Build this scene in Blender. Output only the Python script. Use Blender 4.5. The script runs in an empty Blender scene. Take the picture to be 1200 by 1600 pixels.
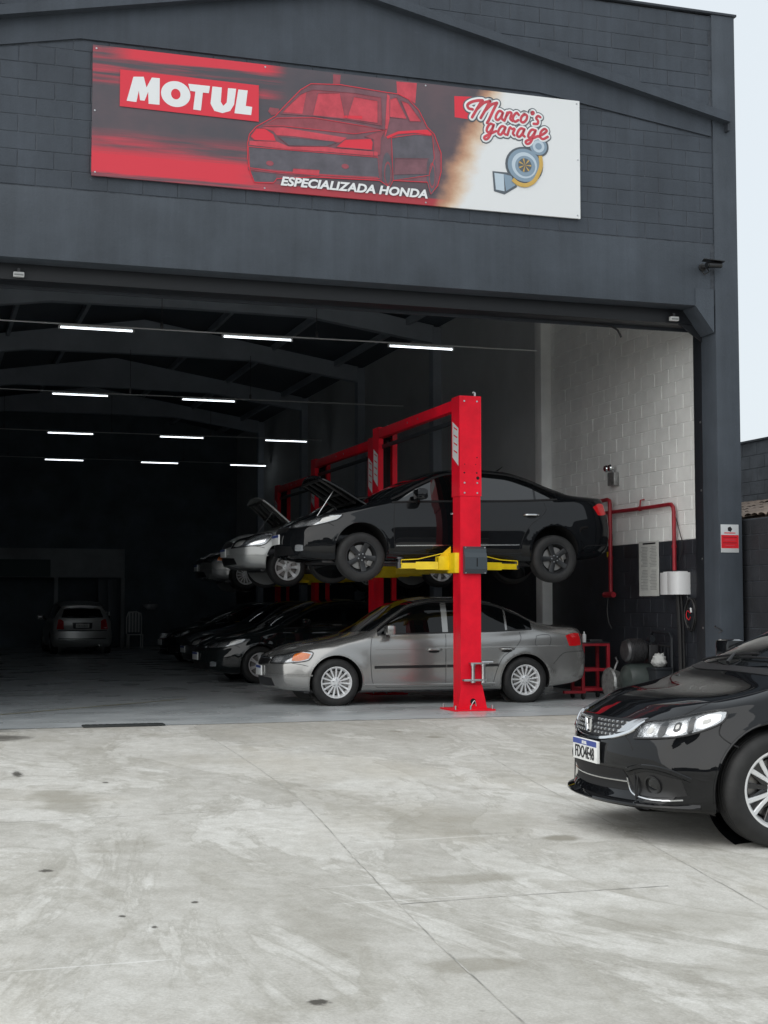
import bpy, bmesh, math, random
import numpy as np
from mathutils import Vector, Matrix
from mathutils.bvhtree import BVHTree

R = math.radians
random.seed(7)
rng = np.random.default_rng(11)
scene = bpy.context.scene
COL = scene.collection

# ------------------------------------------------------------------ camera
cam_d = bpy.data.cameras.new('camera')
cam_d.sensor_fit = 'VERTICAL'
cam_d.sensor_height = 32.0
cam_d.lens = 45.0
cam_d.clip_start = 0.05
cam_d.clip_end = 3000
cam = bpy.data.objects.new('camera', cam_d)
cam.location = (0, 0, 1.35)
cam.rotation_euler = (R(90 + 3.69), 0, R(-17.7))
COL.objects.link(cam)
scene.camera = cam

# ------------------------------------------------------------------ sky and sun (overcast day)
SUN_EL, SUN_AZ = 40.0, 240.0            # azimuth clockwise from +Y
world = bpy.data.worlds.new('World')
scene.world = world
world.use_nodes = True
wn, wl = world.node_tree.nodes, world.node_tree.links
for n in list(wn):
    wn.remove(n)
w_out = wn.new('ShaderNodeOutputWorld')
w_bg = wn.new('ShaderNodeBackground')
w_sky = wn.new('ShaderNodeTexSky')
w_sky.sky_type = 'NISHITA'
w_sky.sun_disc = False
w_sky.sun_elevation = R(SUN_EL)
w_sky.sun_rotation = R(SUN_AZ)
w_sky.air_density = 1.0
w_sky.dust_density = 4.0
w_mix = wn.new('ShaderNodeMix')
w_mix.data_type = 'RGBA'
w_mix.inputs[0].default_value = 0.86                 # cloud cover
w_mix.inputs[7].default_value = (8.3, 8.95, 9.4, 1)   # even pale overcast
wl.new(w_sky.outputs[0], w_mix.inputs[6])
wl.new(w_mix.outputs[2], w_bg.inputs[0])
w_bg.inputs[1].default_value = 0.086
wl.new(w_bg.outputs[0], w_out.inputs[0])

sun_d = bpy.data.lights.new('sun', 'SUN')
sun_d.energy = 1.5
sun_d.angle = R(95)
sun_d.color = (1.0, 0.97, 0.93)
sun = bpy.data.objects.new('sun', sun_d)
COL.objects.link(sun)
_a, _e = R(SUN_AZ), R(SUN_EL)
_sd = Vector((math.sin(_a) * math.cos(_e), math.cos(_a) * math.cos(_e), math.sin(_e)))
sun.rotation_euler = _sd.to_track_quat('Z', 'Y').to_euler()
sun.location = _sd * 60

scene.view_settings.view_transform = 'Standard'
scene.view_settings.look = 'None'
scene.view_settings.exposure = 0.30
scene.view_settings.gamma = 1.0

# ------------------------------------------------------------------ materials
MATS = {}


def mat(name, col, rough=0.5, metal=0.0, coat=0.0, spec=0.5, var=0.0, vscale=3.0, vcol=None,
        bump=0.0, bscale=60.0, emit=None, estr=0.0, rvar=0.0, pos='Object', crough=0.03):
    """Principled material with procedural colour variation and fine relief."""
    m = bpy.data.materials.new(name)
    m.use_nodes = True
    nt = m.node_tree
    b = nt.nodes['Principled BSDF']
    b.inputs['Base Color'].default_value = (*col, 1)
    b.inputs['Roughness'].default_value = rough
    b.inputs['Metallic'].default_value = metal
    b.inputs['Coat Weight'].default_value = coat
    b.inputs['Coat Roughness'].default_value = crough
    b.inputs['Specular IOR Level'].default_value = spec
    if emit:
        b.inputs['Emission Color'].default_value = (*emit, 1)
        b.inputs['Emission Strength'].default_value = estr
    vec = None
    if var or bump or rvar:
        if pos == 'World':
            g = nt.nodes.new('ShaderNodeNewGeometry'); vec = g.outputs['Position']
        else:
            g = nt.nodes.new('ShaderNodeTexCoord'); vec = g.outputs['Object']
    if var or rvar:
        nz = nt.nodes.new('ShaderNodeTexNoise')
        nz.inputs['Scale'].default_value = vscale
        nz.inputs['Detail'].default_value = 8
        nz.inputs['Roughness'].default_value = 0.62
        nt.links.new(vec, nz.inputs['Vector'])
        if var:
            rp = nt.nodes.new('ShaderNodeValToRGB')
            rp.color_ramp.elements[0].position = 0.32
            rp.color_ramp.elements[1].position = 0.68
            c2 = vcol or tuple(min(1, c * (1 + var)) for c in col)
            c1 = tuple(c * (1 - var) for c in col)
            rp.color_ramp.elements[0].color = (*c1, 1)
            rp.color_ramp.elements[1].color = (*c2, 1)
            nt.links.new(nz.outputs['Fac'], rp.inputs[0])
            nt.links.new(rp.outputs[0], b.inputs['Base Color'])
        if rvar:
            mr = nt.nodes.new('ShaderNodeMapRange')
            mr.inputs['From Min'].default_value = 0.3
            mr.inputs['From Max'].default_value = 0.7
            mr.inputs['To Min'].default_value = max(0.0, rough - rvar)
            mr.inputs['To Max'].default_value = min(1.0, rough + rvar)
            nt.links.new(nz.outputs['Fac'], mr.inputs['Value'])
            nt.links.new(mr.outputs[0], b.inputs['Roughness'])
    if bump:
        n2 = nt.nodes.new('ShaderNodeTexNoise')
        n2.inputs['Scale'].default_value = bscale
        n2.inputs['Detail'].default_value = 6
        nt.links.new(vec, n2.inputs['Vector'])
        bp = nt.nodes.new('ShaderNodeBump')
        bp.inputs['Strength'].default_value = bump
        bp.inputs['Distance'].default_value = 0.01
        nt.links.new(n2.outputs['Fac'], bp.inputs['Height'])
        nt.links.new(bp.outputs[0], b.inputs['Normal'])
    MATS[name] = m
    return m


def clear_glass(name, tint=(1, 1, 1), refl=1.0):
    m = bpy.data.materials.new(name)
    m.use_nodes = True
    nt = m.node_tree
    nt.nodes.remove(nt.nodes['Principled BSDF'])
    out = nt.nodes['Material Output']
    tr = nt.nodes.new('ShaderNodeBsdfTransparent'); tr.inputs[0].default_value = (*tint, 1)
    gl = nt.nodes.new('ShaderNodeBsdfGlossy'); gl.inputs['Roughness'].default_value = 0.02
    fr = nt.nodes.new('ShaderNodeFresnel'); fr.inputs[0].default_value = 1.5
    mx = nt.nodes.new('ShaderNodeMixShader')
    nt.links.new(fr.outputs[0], mx.inputs[0])
    nt.links.new(tr.outputs[0], mx.inputs[1])
    nt.links.new(gl.outputs[0], mx.inputs[2])
    nt.links.new(mx.outputs[0], out.inputs[0])
    MATS[name] = m
    return m




def weathered(name, col, rough=0.62, scuff=0.35):
    """Matt wall paint with cloudy patches, faint rain streaks and pale scuffs."""
    m = mat(name, col, rough, spec=0.35, bump=0.3, bscale=45, pos='World')
    nt = m.node_tree; L = nt.links; N = nt.nodes.new
    b = nt.nodes['Principled BSDF']
    g = N('ShaderNodeNewGeometry')

    def band(stretch, scale, detail, p0, p1, v0, v1):
        mp = N('ShaderNodeMapping'); mp.inputs['Scale'].default_value = stretch
        L.new(g.outputs['Position'], mp.inputs[0])
        n = N('ShaderNodeTexNoise'); n.inputs['Scale'].default_value = scale; n.inputs['Detail'].default_value = detail
        n.inputs['Roughness'].default_value = 0.65
        L.new(mp.outputs[0], n.inputs['Vector'])
        r = N('ShaderNodeMapRange'); r.inputs['From Min'].default_value = p0; r.inputs['From Max'].default_value = p1
        r.inputs['To Min'].default_value = v0; r.inputs['To Max'].default_value = v1
        L.new(n.outputs['Fac'], r.inputs['Value']); return r.outputs[0]
    cloud = band((1, 1, 1), 1.3, 9, 0.3, 0.7, 0.82, 1.16)
    streak = band((7, 7, 0.45), 1.0, 7, 0.35, 0.7, 0.90, 1.10)
    mul = N('ShaderNodeMath'); mul.operation = 'MULTIPLY'; L.new(cloud, mul.inputs[0]); L.new(streak, mul.inputs[1])
    v = N('ShaderNodeVectorMath'); v.operation = 'SCALE'; v.inputs[0].default_value = col; L.new(mul.outputs[0], v.inputs['Scale'])
    sc = band((1, 1, 2.2), 9.0, 5, 0.66, 0.74, 0.0, scuff)
    x = N('ShaderNodeMix'); x.data_type = 'RGBA'; L.new(sc, x.inputs[0]); L.new(v.outputs[0], x.inputs[6])
    x.inputs[7].default_value = (col[0] * 1.9, col[1] * 1.8, col[2] * 1.7, 1)
    L.new(x.outputs[2], b.inputs['Base Color'])
    return m


weathered('facade', (0.052, 0.063, 0.079))
weathered('facade_beam', (0.058, 0.070, 0.086), scuff=0.2)
mat('facade_dark', (0.030, 0.036, 0.046), 0.6, var=0.2, vscale=2.0, bump=0.2, pos='World')
mat('mortar', (0.044, 0.053, 0.068), 0.75, var=0.35, vscale=7, vcol=(0.085, 0.097, 0.115), bump=0.5, pos='World')
mat('rail_dark', (0.012, 0.014, 0.018), 0.45)
mat('white_wall', (0.90, 0.91, 0.89), 0.55, var=0.07, vscale=2.5, bump=0.45, bscale=55, pos='World')
mat('white_mortar', (0.78, 0.79, 0.78), 0.8, bump=0.4, pos='World')
mat('white_column', (0.88, 0.89, 0.88), 0.6, var=0.08, vscale=2, pos='World')
mat('black_wall', (0.022, 0.025, 0.032), 0.55, var=0.3, vscale=3, bump=0.45, bscale=55, pos='World')
mat('bay_wall', (0.56, 0.58, 0.585), 0.7, var=0.10, vscale=0.8, pos='World')
mat('dark_inside', (0.34, 0.365, 0.385), 0.7, var=0.25, vscale=0.8, pos='World')
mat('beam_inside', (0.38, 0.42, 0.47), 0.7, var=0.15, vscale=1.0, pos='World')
mat('roof_sheet', (0.095, 0.115, 0.14), 0.6, pos='World')
mat('back_wall', (0.13, 0.165, 0.195), 0.7, var=0.3, vscale=1.0, pos='World')
mat('red_lift', (0.82, 0.008, 0.028), 0.45, spec=0.22, var=0.14, vscale=3.0, rvar=0.12, bump=0.04, bscale=200)
mat('red_pipe', (0.30, 0.012, 0.022), 0.45, var=0.2, vscale=6)
mat('yellow_arm', (0.92, 0.64, 0.008), 0.45, var=0.15, vscale=5)
mat('black_plastic', (0.016, 0.019, 0.023), 0.42)
mat('cover_grey', (0.050, 0.064, 0.076), 0.38)
mat('steel', (0.55, 0.56, 0.57), 0.32, metal=1.0, var=0.2, vscale=8)
mat('dark_steel', (0.10, 0.10, 0.105), 0.42, metal=0.8, var=0.4, vscale=9)
mat('dark_void', (0.006, 0.006, 0.007), 0.9)
mat('rubber', (0.011, 0.0115, 0.0125), 0.68, var=0.35, vscale=7, vcol=(0.022, 0.022, 0.022), bump=0.15, bscale=120)
mat('chrome', (0.82, 0.83, 0.84), 0.08, metal=1.0)
mat('satin_chrome', (0.62, 0.63, 0.64), 0.22, metal=1.0)
mat('alloy', (0.80, 0.81, 0.82), 0.34, metal=0.45, coat=0.5)
mat('alloy_dark', (0.022, 0.023, 0.025), 0.38, metal=0.3)
mat('alloy_black', (0.012, 0.012, 0.013), 0.25, coat=0.5)
mat('disc', (0.30, 0.29, 0.28), 0.4, metal=1.0)
mat('tint', (0.003, 0.0035, 0.004), 0.02, spec=0.36)
mat('tint_side', (0.003, 0.0035, 0.004), 0.02, spec=1.0)
mat('tint_front', (0.008, 0.009, 0.010), 0.015, spec=0.75)
mat('trim_black', (0.012, 0.012, 0.013), 0.35)
mat('seam', (0.004, 0.004, 0.005), 0.7)
mat('lamp_reflector', (0.40, 0.42, 0.44), 0.2, metal=0.75, bump=0.3, bscale=40)
mat('lamp_bowl', (0.86, 0.88, 0.90), 0.14, metal=0.8, bump=0.16, bscale=30)
mat('lamp_dark', (0.05, 0.055, 0.06), 0.25)
mat('amber', (0.86, 0.22, 0.012), 0.18, coat=0.6, bump=0.4, bscale=40)
mat('tail_red', (0.55, 0.008, 0.012), 0.12, coat=0.8)
mat('lamp_clear', (0.80, 0.80, 0.78), 0.12, coat=0.5)
clear_glass('lens_clear')
mat('paint_silver', (0.325, 0.323, 0.315), 0.25, metal=0.70, coat=0.9)
mat('paint_black', (0.0055, 0.0062, 0.0075), 0.3, coat=0.85, spec=0.0)
mat('paint_black_near', (0.0050, 0.0054, 0.0064), 0.3, coat=0.9, spec=0.0, crough=0.02)
mat('paint_silver_light', (0.50, 0.51, 0.50), 0.34, metal=0.5, coat=0.7)
mat('paint_champagne', (0.40, 0.40, 0.37), 0.34, metal=0.5, coat=0.7)
mat('paint_graphite', (0.085, 0.095, 0.10), 0.30, metal=0.45, coat=0.9)
mat('paint_green_black', (0.010, 0.013, 0.014), 0.28, coat=0.9, spec=0.0)
mat('plate_white', (0.78, 0.79, 0.78), 0.4)
mat('plate_blue', (0.03, 0.06, 0.28), 0.4)
mat('ink_black', (0.012, 0.012, 0.014), 0.5)
mat('ink_grey', (0.28, 0.29, 0.29), 0.6)
mat('paper', (0.62, 0.63, 0.60), 0.7, var=0.06, vscale=9)
mat('white_plastic', (0.70, 0.71, 0.71), 0.4, var=0.05, vscale=8)
mat('white_metal', (0.70, 0.71, 0.72), 0.4)
mat('sign_white', (0.80, 0.82, 0.83), 0.4)
mat('sign_red', (0.72, 0.030, 0.055), 0.4)
mat('sign_red_mid', (0.56, 0.060, 0.085), 0.4, var=0.22, vscale=5)
mat('sign_red_dim', (0.30, 0.065, 0.085), 0.4, var=0.22, vscale=5)
mat('sign_dark', (0.105, 0.098, 0.118), 0.4, var=0.22, vscale=5)
mat('sign_maroon', (0.19, 0.085, 0.105), 0.4, var=0.22, vscale=5)
mat('sign_blue', (0.24, 0.33, 0.42), 0.4)
mat('sign_pale_blue', (0.52, 0.62, 0.70), 0.35)
mat('sign_slate', (0.10, 0.12, 0.14), 0.4)
mat('sign_yellow', (0.62, 0.40, 0.10), 0.4)
mat('led', (0.9, 0.95, 1.0), 0.4, emit=(0.88, 0.95, 1.0), estr=2.6)
mat('clay_tile', (0.20, 0.155, 0.125), 0.85, var=0.35, vscale=4, bump=0.5, bscale=40, pos='World')
mat('neighbour_wall', (0.075, 0.084, 0.098), 0.8, var=0.35, vscale=2.5, bump=0.6, bscale=25, pos='World')
mat('black_fence_wall', (0.020, 0.022, 0.027), 0.75, var=0.35, vscale=2.2, bump=0.5, bscale=30, pos='World')
mat('asphalt', (0.05, 0.05, 0.052), 0.85, var=0.2, vscale=1.0, bump=0.5, pos='World')
mat('street_wall', (0.12, 0.12, 0.115), 0.85, var=0.3, vscale=0.4, pos='World')
mat('teal_board', (0.05, 0.085, 0.09), 0.6)
mat('cabinet_blue', (0.055, 0.075, 0.095), 0.45)
mat('drum_green', (0.035, 0.045, 0.042), 0.42, var=0.3, vscale=6)
mat('alu_cast', (0.34, 0.345, 0.34), 0.5, metal=0.7, var=0.35, vscale=14, bump=0.6, bscale=40)
mat('rag_white', (0.45, 0.46, 0.45), 0.9, bump=0.6, bscale=20)
mat('drain_iron', (0.030, 0.034, 0.034), 0.6, var=0.3, vscale=8)
mat('joint_dark', (0.38, 0.37, 0.34), 0.95, var=0.5, vscale=5, pos='World')
mat('cable_black', (0.012, 0.012, 0.013), 0.5)
mat('red_sticker', (0.62, 0.02, 0.03), 0.35)
mat('sticker_silver', (0.52, 0.54, 0.55), 0.35)
mat('water_yellow', (0.36, 0.33, 0.20), 0.6)


def concrete_ground():
    m = bpy.data.materials.new('concrete_apron')
    m.use_nodes = True
    nt = m.node_tree; L = nt.links; N = nt.nodes.new
    b = nt.nodes['Principled BSDF']
    g = N('ShaderNodeNewGeometry')

    def noise(scale, detail=8, rough=0.6, stretch=(1, 1, 1), rot=0, dist=0.0):
        mp = N('ShaderNodeMapping'); mp.inputs['Scale'].default_value = stretch
        mp.inputs['Rotation'].default_value = (0, 0, rot)
        L.new(g.outputs['Position'], mp.inputs['Vector'])
        n = N('ShaderNodeTexNoise')
        n.inputs['Scale'].default_value = scale; n.inputs['Detail'].default_value = detail
        n.inputs['Roughness'].default_value = rough; n.inputs['Distortion'].default_value = dist
        L.new(mp.outputs[0], n.inputs['Vector'])
        return n.outputs['Fac']

    def ramp(src, p0, p1, c0, c1):
        r = N('ShaderNodeValToRGB')
        r.color_ramp.elements[0].position = p0; r.color_ramp.elements[1].position = p1
        r.color_ramp.elements[0].color = (*c0, 1); r.color_ramp.elements[1].color = (*c1, 1)
        L.new(src, r.inputs[0]); return r.outputs[0]

    def mixc(kind, fac, a, c):
        x = N('ShaderNodeMix'); x.data_type = 'RGBA'; x.blend_type = kind
        if isinstance(fac, (int, float)): x.inputs[0].default_value = fac
        else: L.new(fac, x.inputs[0])
        for i, v in ((6, a), (7, c)):
            if isinstance(v, tuple): x.inputs[i].default_value = (*v, 1)
            else: L.new(v, x.inputs[i])
        return x.outputs[2]
    base = ramp(noise(0.5, 10, 0.62, (1, 0.6, 1), 0.2, 0.5), 0.34, 0.66, (0.46, 0.448, 0.412), (0.645, 0.637, 0.605))
    # chalky laitance and damp tide marks with sharp curling edges, drawn out towards the street
    pt = ramp(noise(0.75, 14, 0.66, (1, 0.30, 1), 0.15, 1.1), 0.500, 0.522, (0, 0, 0), (1, 1, 1))
    c = mixc('MIX', N_mul(nt, pt, 0.50), base, (0.715, 0.71, 0.68))
    pt2 = ramp(noise(1.3, 12, 0.68, (1, 0.35, 1), -0.3, 1.3), 0.56, 0.575, (0, 0, 0), (1, 1, 1))
    c = mixc('MIX', N_mul(nt, pt2, 0.42), c, (0.43, 0.415, 0.37))
    rim = ramp(noise(0.75, 14, 0.66, (1, 0.30, 1), 0.15, 1.1), 0.496, 0.504, (1, 1, 1), (0, 0, 0))
    rim2 = ramp(noise(0.75, 14, 0.66, (1, 0.30, 1), 0.15, 1.1), 0.480, 0.492, (0, 0, 0), (1, 1, 1))
    rr = N('ShaderNodeMath'); rr.operation = 'MULTIPLY'; L.new(rim, rr.inputs[0]); L.new(rim2, rr.inputs[1])
    c = mixc('MIX', N_mul(nt, rr.outputs[0], 0.45), c, (0.42, 0.41, 0.37))
    mid = ramp(noise(3.4, 10, 0.70, (1, 0.7, 1), 0.3, 0.5), 0.36, 0.64, (0.86, 0.85, 0.83), (1.05, 1.05, 1.05))
    c = mixc('MULTIPLY', 0.9, c, mid)
    blot = ramp(noise(12.0, 9, 0.75, (1, 0.6, 1), 0.2, 0.4), 0.36, 0.62, (0.84, 0.835, 0.815), (1.05, 1.05, 1.05))
    c = mixc('MULTIPLY', 0.85, c, blot)
    # pits and grit
    fine = ramp(noise(70, 6, 0.8), 0.32, 0.62, (0.72, 0.71, 0.69), (1.08, 1.08, 1.08))
    c = mixc('MULTIPLY', 0.75, c, fine)
    sp = ramp(noise(22, 3, 0.5), 0.72, 0.76, (0, 0, 0), (1, 1, 1))
    c = mixc('MIX', N_mul(nt, sp, 0.45), c, (0.26, 0.25, 0.22))
    scr = ramp(noise(2.2, 3, 0.5, (0.22, 7.0, 1), -0.35, 0.25), 0.70, 0.72, (0, 0, 0), (1, 1, 1))
    c = mixc('MIX', N_mul(nt, scr, 0.30), c, (0.88, 0.88, 0.86))
    # tan clay tint in places
    tn = ramp(noise(0.45, 6, 0.6, (1, 0.6, 1), 0, 0.3), 0.52, 0.72, (0, 0, 0), (1, 1, 1))
    c = mixc('MIX', N_mul(nt, tn, 0.40), c, (0.52, 0.475, 0.385))
    # oil and damp stains, each with its own place and shape
    wob = noise(2.6, 9, 0.7); wob_s = noise(22.0, 6, 0.7)
    stains = [(0.95, 10.25, 0.30, 0.75, 0.55), (0.74, 11.95, 0.05, 0.26, 0.95), (0.72, 15.25, 0.42, 0.45, 0.85),
              (3.55, 7.75, 0.16, 0.15, 0.75), (2.6, 6.75, 0.42, 0.14, 0.50), (2.02, 5.15, 0.26, 0.13, 0.5),
              (3.1, 5.6, 0.55, 0.35, 0.36), (1.31, 4.83, 0.045, 0.05, 0.95), (5.0, 14.0, 0.16, 0.18, 0.7),
              (4.84, 14.75, 0.10, 0.16, 0.6), (1.1, 8.2, 0.30, 0.35, 0.32), (2.1, 12.6, 0.9, 0.6, 0.22),
              (3.2, 8.6, 0.7, 0.9, 0.30), (2.75, 9.9, 0.35, 1.5, 0.22), (0.62, 7.6, 0.05, 0.05, 0.9),
              (0.95, 6.15, 0.02, 0.03, 0.9), (0.85, 6.4, 0.02, 0.03, 0.9), (1.2, 6.6, 0.02, 0.03, 0.9),
              (1.35, 11.2, 0.03, 0.05, 0.9), (3.05, 4.8, 0.5, 0.22, 0.3), (1.62, 5.9, 0.18, 0.8, 0.26)]
    for (sx, sy, rx, ry, a) in stains:
        sub = N('ShaderNodeVectorMath'); sub.operation = 'SUBTRACT'; sub.inputs[1].default_value = (sx, sy, 0)
        L.new(g.outputs['Position'], sub.inputs[0])
        sc = N('ShaderNodeVectorMath'); sc.operation = 'MULTIPLY'; sc.inputs[1].default_value = (1 / rx, 1 / ry, 0)
        L.new(sub.outputs[0], sc.inputs[0])
        ln = N('ShaderNodeVectorMath'); ln.operation = 'LENGTH'; L.new(sc.outputs[0], ln.inputs[0])
        ad = N('ShaderNodeMath'); ad.operation = 'MULTIPLY_ADD'
        L.new(wob_s if min(rx, ry) < .12 else wob, ad.inputs[0]); ad.inputs[1].default_value = 2.1; L.new(ln.outputs['Value'], ad.inputs[2])
        mr = N('ShaderNodeMapRange'); mr.interpolation_type = 'SMOOTHSTEP'
        mr.inputs['From Min'].default_value = 1.45; mr.inputs['From Max'].default_value = 2.1
        mr.inputs['To Min'].default_value = a; mr.inputs['To Max'].default_value = 0
        L.new(ad.outputs[0], mr.inputs['Value'])
        c = mixc('MIX', mr.outputs[0], c, (0.07, 0.065, 0.055) if a >= .85 else (0.24, 0.222, 0.175))
    L.new(c, b.inputs['Base Color'])
    b.inputs['Roughness'].default_value = 0.82
    b.inputs['Specular IOR Level'].default_value = 0.3
    bp = N('ShaderNodeBump'); bp.inputs['Strength'].default_value = 0.5; bp.inputs['Distance'].default_value = 0.008
    L.new(noise(30, 8, 0.7), bp.inputs['Height']); L.new(bp.outputs[0], b.inputs['Normal'])
    return m


def N_mul(nt, src, k):
    x = nt.nodes.new('ShaderNodeMath'); x.operation = 'MULTIPLY'; x.inputs[1].default_value = k
    nt.links.new(src, x.inputs[0]); return x.outputs[0]


def floor_material():
    m = bpy.data.materials.new('painted_floor')
    m.use_nodes = True
    nt = m.node_tree; L = nt.links; N = nt.nodes.new
    b = nt.nodes['Principled BSDF']
    g = N('ShaderNodeNewGeometry')
    mp = N('ShaderNodeMapping'); mp.inputs['Scale'].default_value = (1.0, 1.8, 1); mp.inputs['Rotation'].default_value = (0, 0, 0.25)
    L.new(g.outputs['Position'], mp.inputs[0])
    n = N('ShaderNodeTexNoise'); n.inputs['Scale'].default_value = 0.9; n.inputs['Detail'].default_value = 10
    n.inputs['Roughness'].default_value = 0.6; n.inputs['Distortion'].default_value = 0.2
    L.new(mp.outputs[0], n.inputs['Vector'])
    r = N('ShaderNodeValToRGB')
    r.color_ramp.elements[0].position = 0.34; r.color_ramp.elements[1].position = 0.66
    r.color_ramp.elements[0].color = (0.45, 0.48, 0.49, 1); r.color_ramp.elements[1].color = (0.60, 0.63, 0.64, 1)
    L.new(n.outputs['Fac'], r.inputs[0]); L.new(r.outputs[0], b.inputs['Base Color'])
    n2 = N('ShaderNodeTexNoise'); n2.inputs['Scale'].default_value = 1.1; n2.inputs['Detail'].default_value = 4
    L.new(g.outputs['Position'], n2.inputs['Vector'])
    mr = N('ShaderNodeMapRange'); mr.inputs['From Min'].default_value = 0.35; mr.inputs['From Max'].default_value = 0.65
    mr.inputs['To Min'].default_value = 0.22; mr.inputs['To Max'].default_value = 0.42
    L.new(n2.outputs['Fac'], mr.inputs[0]); L.new(mr.outputs[0], b.inputs['Roughness'])
    bp = N('ShaderNodeBump'); bp.inputs['Strength'].default_value = 0.04; bp.inputs['Distance'].default_value = 0.01
    L.new(n2.outputs['Fac'], bp.inputs['Height']); L.new(bp.outputs[0], b.inputs['Normal'])
    b.inputs['Specular IOR Level'].default_value = 0.5
    return m


MATS['concrete'] = concrete_ground()
MATS['floor'] = floor_material()

# ------------------------------------------------------------------ mesh helpers


class MB:
    """Collects shapes into one mesh."""

    def __init__(self):
        self.v = []; self.f = []

    def add(self, vs, fs):
        o = len(self.v)
        self.v += [tuple(map(float, p)) for p in vs]
        self.f += [tuple(i + o for i in q) for q in fs]
        return self

    def box(self, x0, x1, y0, y1, z0, z1, bev=0.0):
        if bev <= 0:
            vs = [(x, y, z) for z in (z0, z1) for y in (y0, y1) for x in (x0, x1)]
            return self.add(vs, [(0, 2, 3, 1), (4, 5, 7, 6), (0, 1, 5, 4), (2, 6, 7, 3), (0, 4, 6, 2), (1, 3, 7, 5)])
        bm = bmesh.new()
        bmesh.ops.create_cube(bm, size=1)
        for v in bm.verts:
            v.co = Vector((x0 + (v.co.x + .5) * (x1 - x0), y0 + (v.co.y + .5) * (y1 - y0), z0 + (v.co.z + .5) * (z1 - z0)))
        bmesh.ops.bevel(bm, geom=list(bm.edges), offset=bev, segments=2, profile=0.6, affect='EDGES')
        bm.verts.index_update()
        self.add([v.co for v in bm.verts], [[v.index for v in f.verts] for f in bm.faces])
        bm.free(); return self

    def tube(self, pts, r, n=8, flat=None, caps=True, closed=False):
        """Round (or flattened, flat=(normal, factor)) tube along a polyline."""
        P = [Vector(p) for p in pts]
        rs = r if isinstance(r, (list, tuple)) else [r] * len(P)
        rings = []
        up = None
        for i, p in enumerate(P):
            a = P[i - 1] if i else (P[-1] if closed else p); c = P[(i + 1) % len(P)] if (i < len(P) - 1 or closed) else p
            t = (c - a)
            t = t.normalized() if t.length > 1e-9 else Vector((0, 0, 1))
            if up is None:
                up = Vector((0, 0, 1)) if abs(t.z) < 0.9 else Vector((1, 0, 0))
            if flat:
                nrm = Vector(flat[0]); s = t.cross(nrm).normalized(); u = nrm * flat[1]
            else:
                s = t.cross(up).normalized(); u = s.cross(t).normalized(); up = u
            rings.append([p + (s * math.cos(2 * math.pi * k / n) + u * math.sin(2 * math.pi * k / n)) * rs[i] for k in range(n)])
        vs = [q for ring in rings for q in ring]
        fs = []
        m = len(rings)
        for i in range(m if closed else m - 1):
            j = (i + 1) % m
            for k in range(n):
                fs.append((i * n + k, i * n + (k + 1) % n, j * n + (k + 1) % n, j * n + k))
        if caps and not closed:
            fs.append(tuple(reversed(range(n)))); fs.append(tuple((m - 1) * n + k for k in range(n)))
        return self.add(vs, fs)

    def lathe(self, prof, n=32, axis='y', c=(0, 0, 0), closed=False):
        """prof: list of (radius, height along axis)."""
        vs = []
        for (r, h) in prof:
            for k in range(n):
                a = 2 * math.pi * k / n
                ca, sa = r * math.cos(a), r * math.sin(a)
                p = {'y': (ca, h, sa), 'z': (ca, sa, h), 'x': (h, ca, sa)}[axis]
                vs.append((p[0] + c[0], p[1] + c[1], p[2] + c[2]))
        fs = []
        m = len(prof)
        for i in range(m if closed else m - 1):
            j = (i + 1) % m
            for k in range(n):
                q = (i * n + k, i * n + (k + 1) % n, j * n + (k + 1) % n, j * n + k)
                fs.append(q)
        if not closed:
            if prof[0][0] > 1e-6: fs.append(tuple(range(n)))
            if prof[-1][0] > 1e-6: fs.append(tuple((m - 1) * n + k for k in reversed(range(n))))
        return self.add(vs, fs)

    def prism(self, poly, axis, a, b):
        """Polygon (2D) extruded along axis from a to b; 2D is (the two other axes in order)."""
        def mk(p, h):
            return {'x': (h, p[0], p[1]), 'y': (p[0], h, p[1]), 'z': (p[0], p[1], h)}[axis]
        n = len(poly)
        vs = [mk(p, a) for p in poly] + [mk(p, b) for p in poly]
        fs = [tuple(range(n)), tuple(reversed(range(n, 2 * n)))] + [(i, i + n, (i + 1) % n + n, (i + 1) % n) for i in range(n)]
        return self.add(vs, fs)

    def grid(self, G):
        """G: array [nu][nv] of points."""
        nu, nv = len(G), len(G[0])
        vs = [G[i][j] for i in range(nu) for j in range(nv)]
        fs = [(i * nv + j, (i + 1) * nv + j, (i + 1) * nv + j + 1, i * nv + j + 1) for i in range(nu - 1) for j in range(nv - 1)]
        return self.add(vs, fs)

    def mesh(self, name, m, smooth=True, angle=38, fix=True):
        me = bpy.data.meshes.new(name)
        me.from_pydata(self.v, [], self.f)
        if fix:
            bm = bmesh.new(); bm.from_mesh(me)
            bmesh.ops.recalc_face_normals(bm, faces=list(bm.faces))
            bm.to_mesh(me); bm.free()
        if smooth:
            me.shade_smooth(); me.set_sharp_from_angle(angle=R(angle))
        me.materials.append(MATS[m] if isinstance(m, str) else m)
        me.update()
        return me

    def build(self, name, m, parent=None, **kw):
        return link(name, self.mesh(name, m, **kw), parent)


def link(name, data, parent=None, loc=None):
    o = bpy.data.objects.new(name, data)
    COL.objects.link(o)
    if parent is not None: o.parent = parent
    if loc is not None: o.location = loc
    return o


def tag(o, label=None, cat=None, group=None, kind=None):
    if label: o['label'] = label
    if cat: o['category'] = cat
    if group: o['group'] = group
    if kind: o['kind'] = kind
    return o


def thing(name, label, cat, loc=(0, 0, 0), rz=0.0, group=None):
    o = bpy.data.objects.new(name, None)
    o.empty_display_size = 0.2
    COL.objects.link(o)
    o.location = loc; o.rotation_euler = (0, 0, rz)
    return tag(o, label, cat, group)


KIDS = {}


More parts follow.
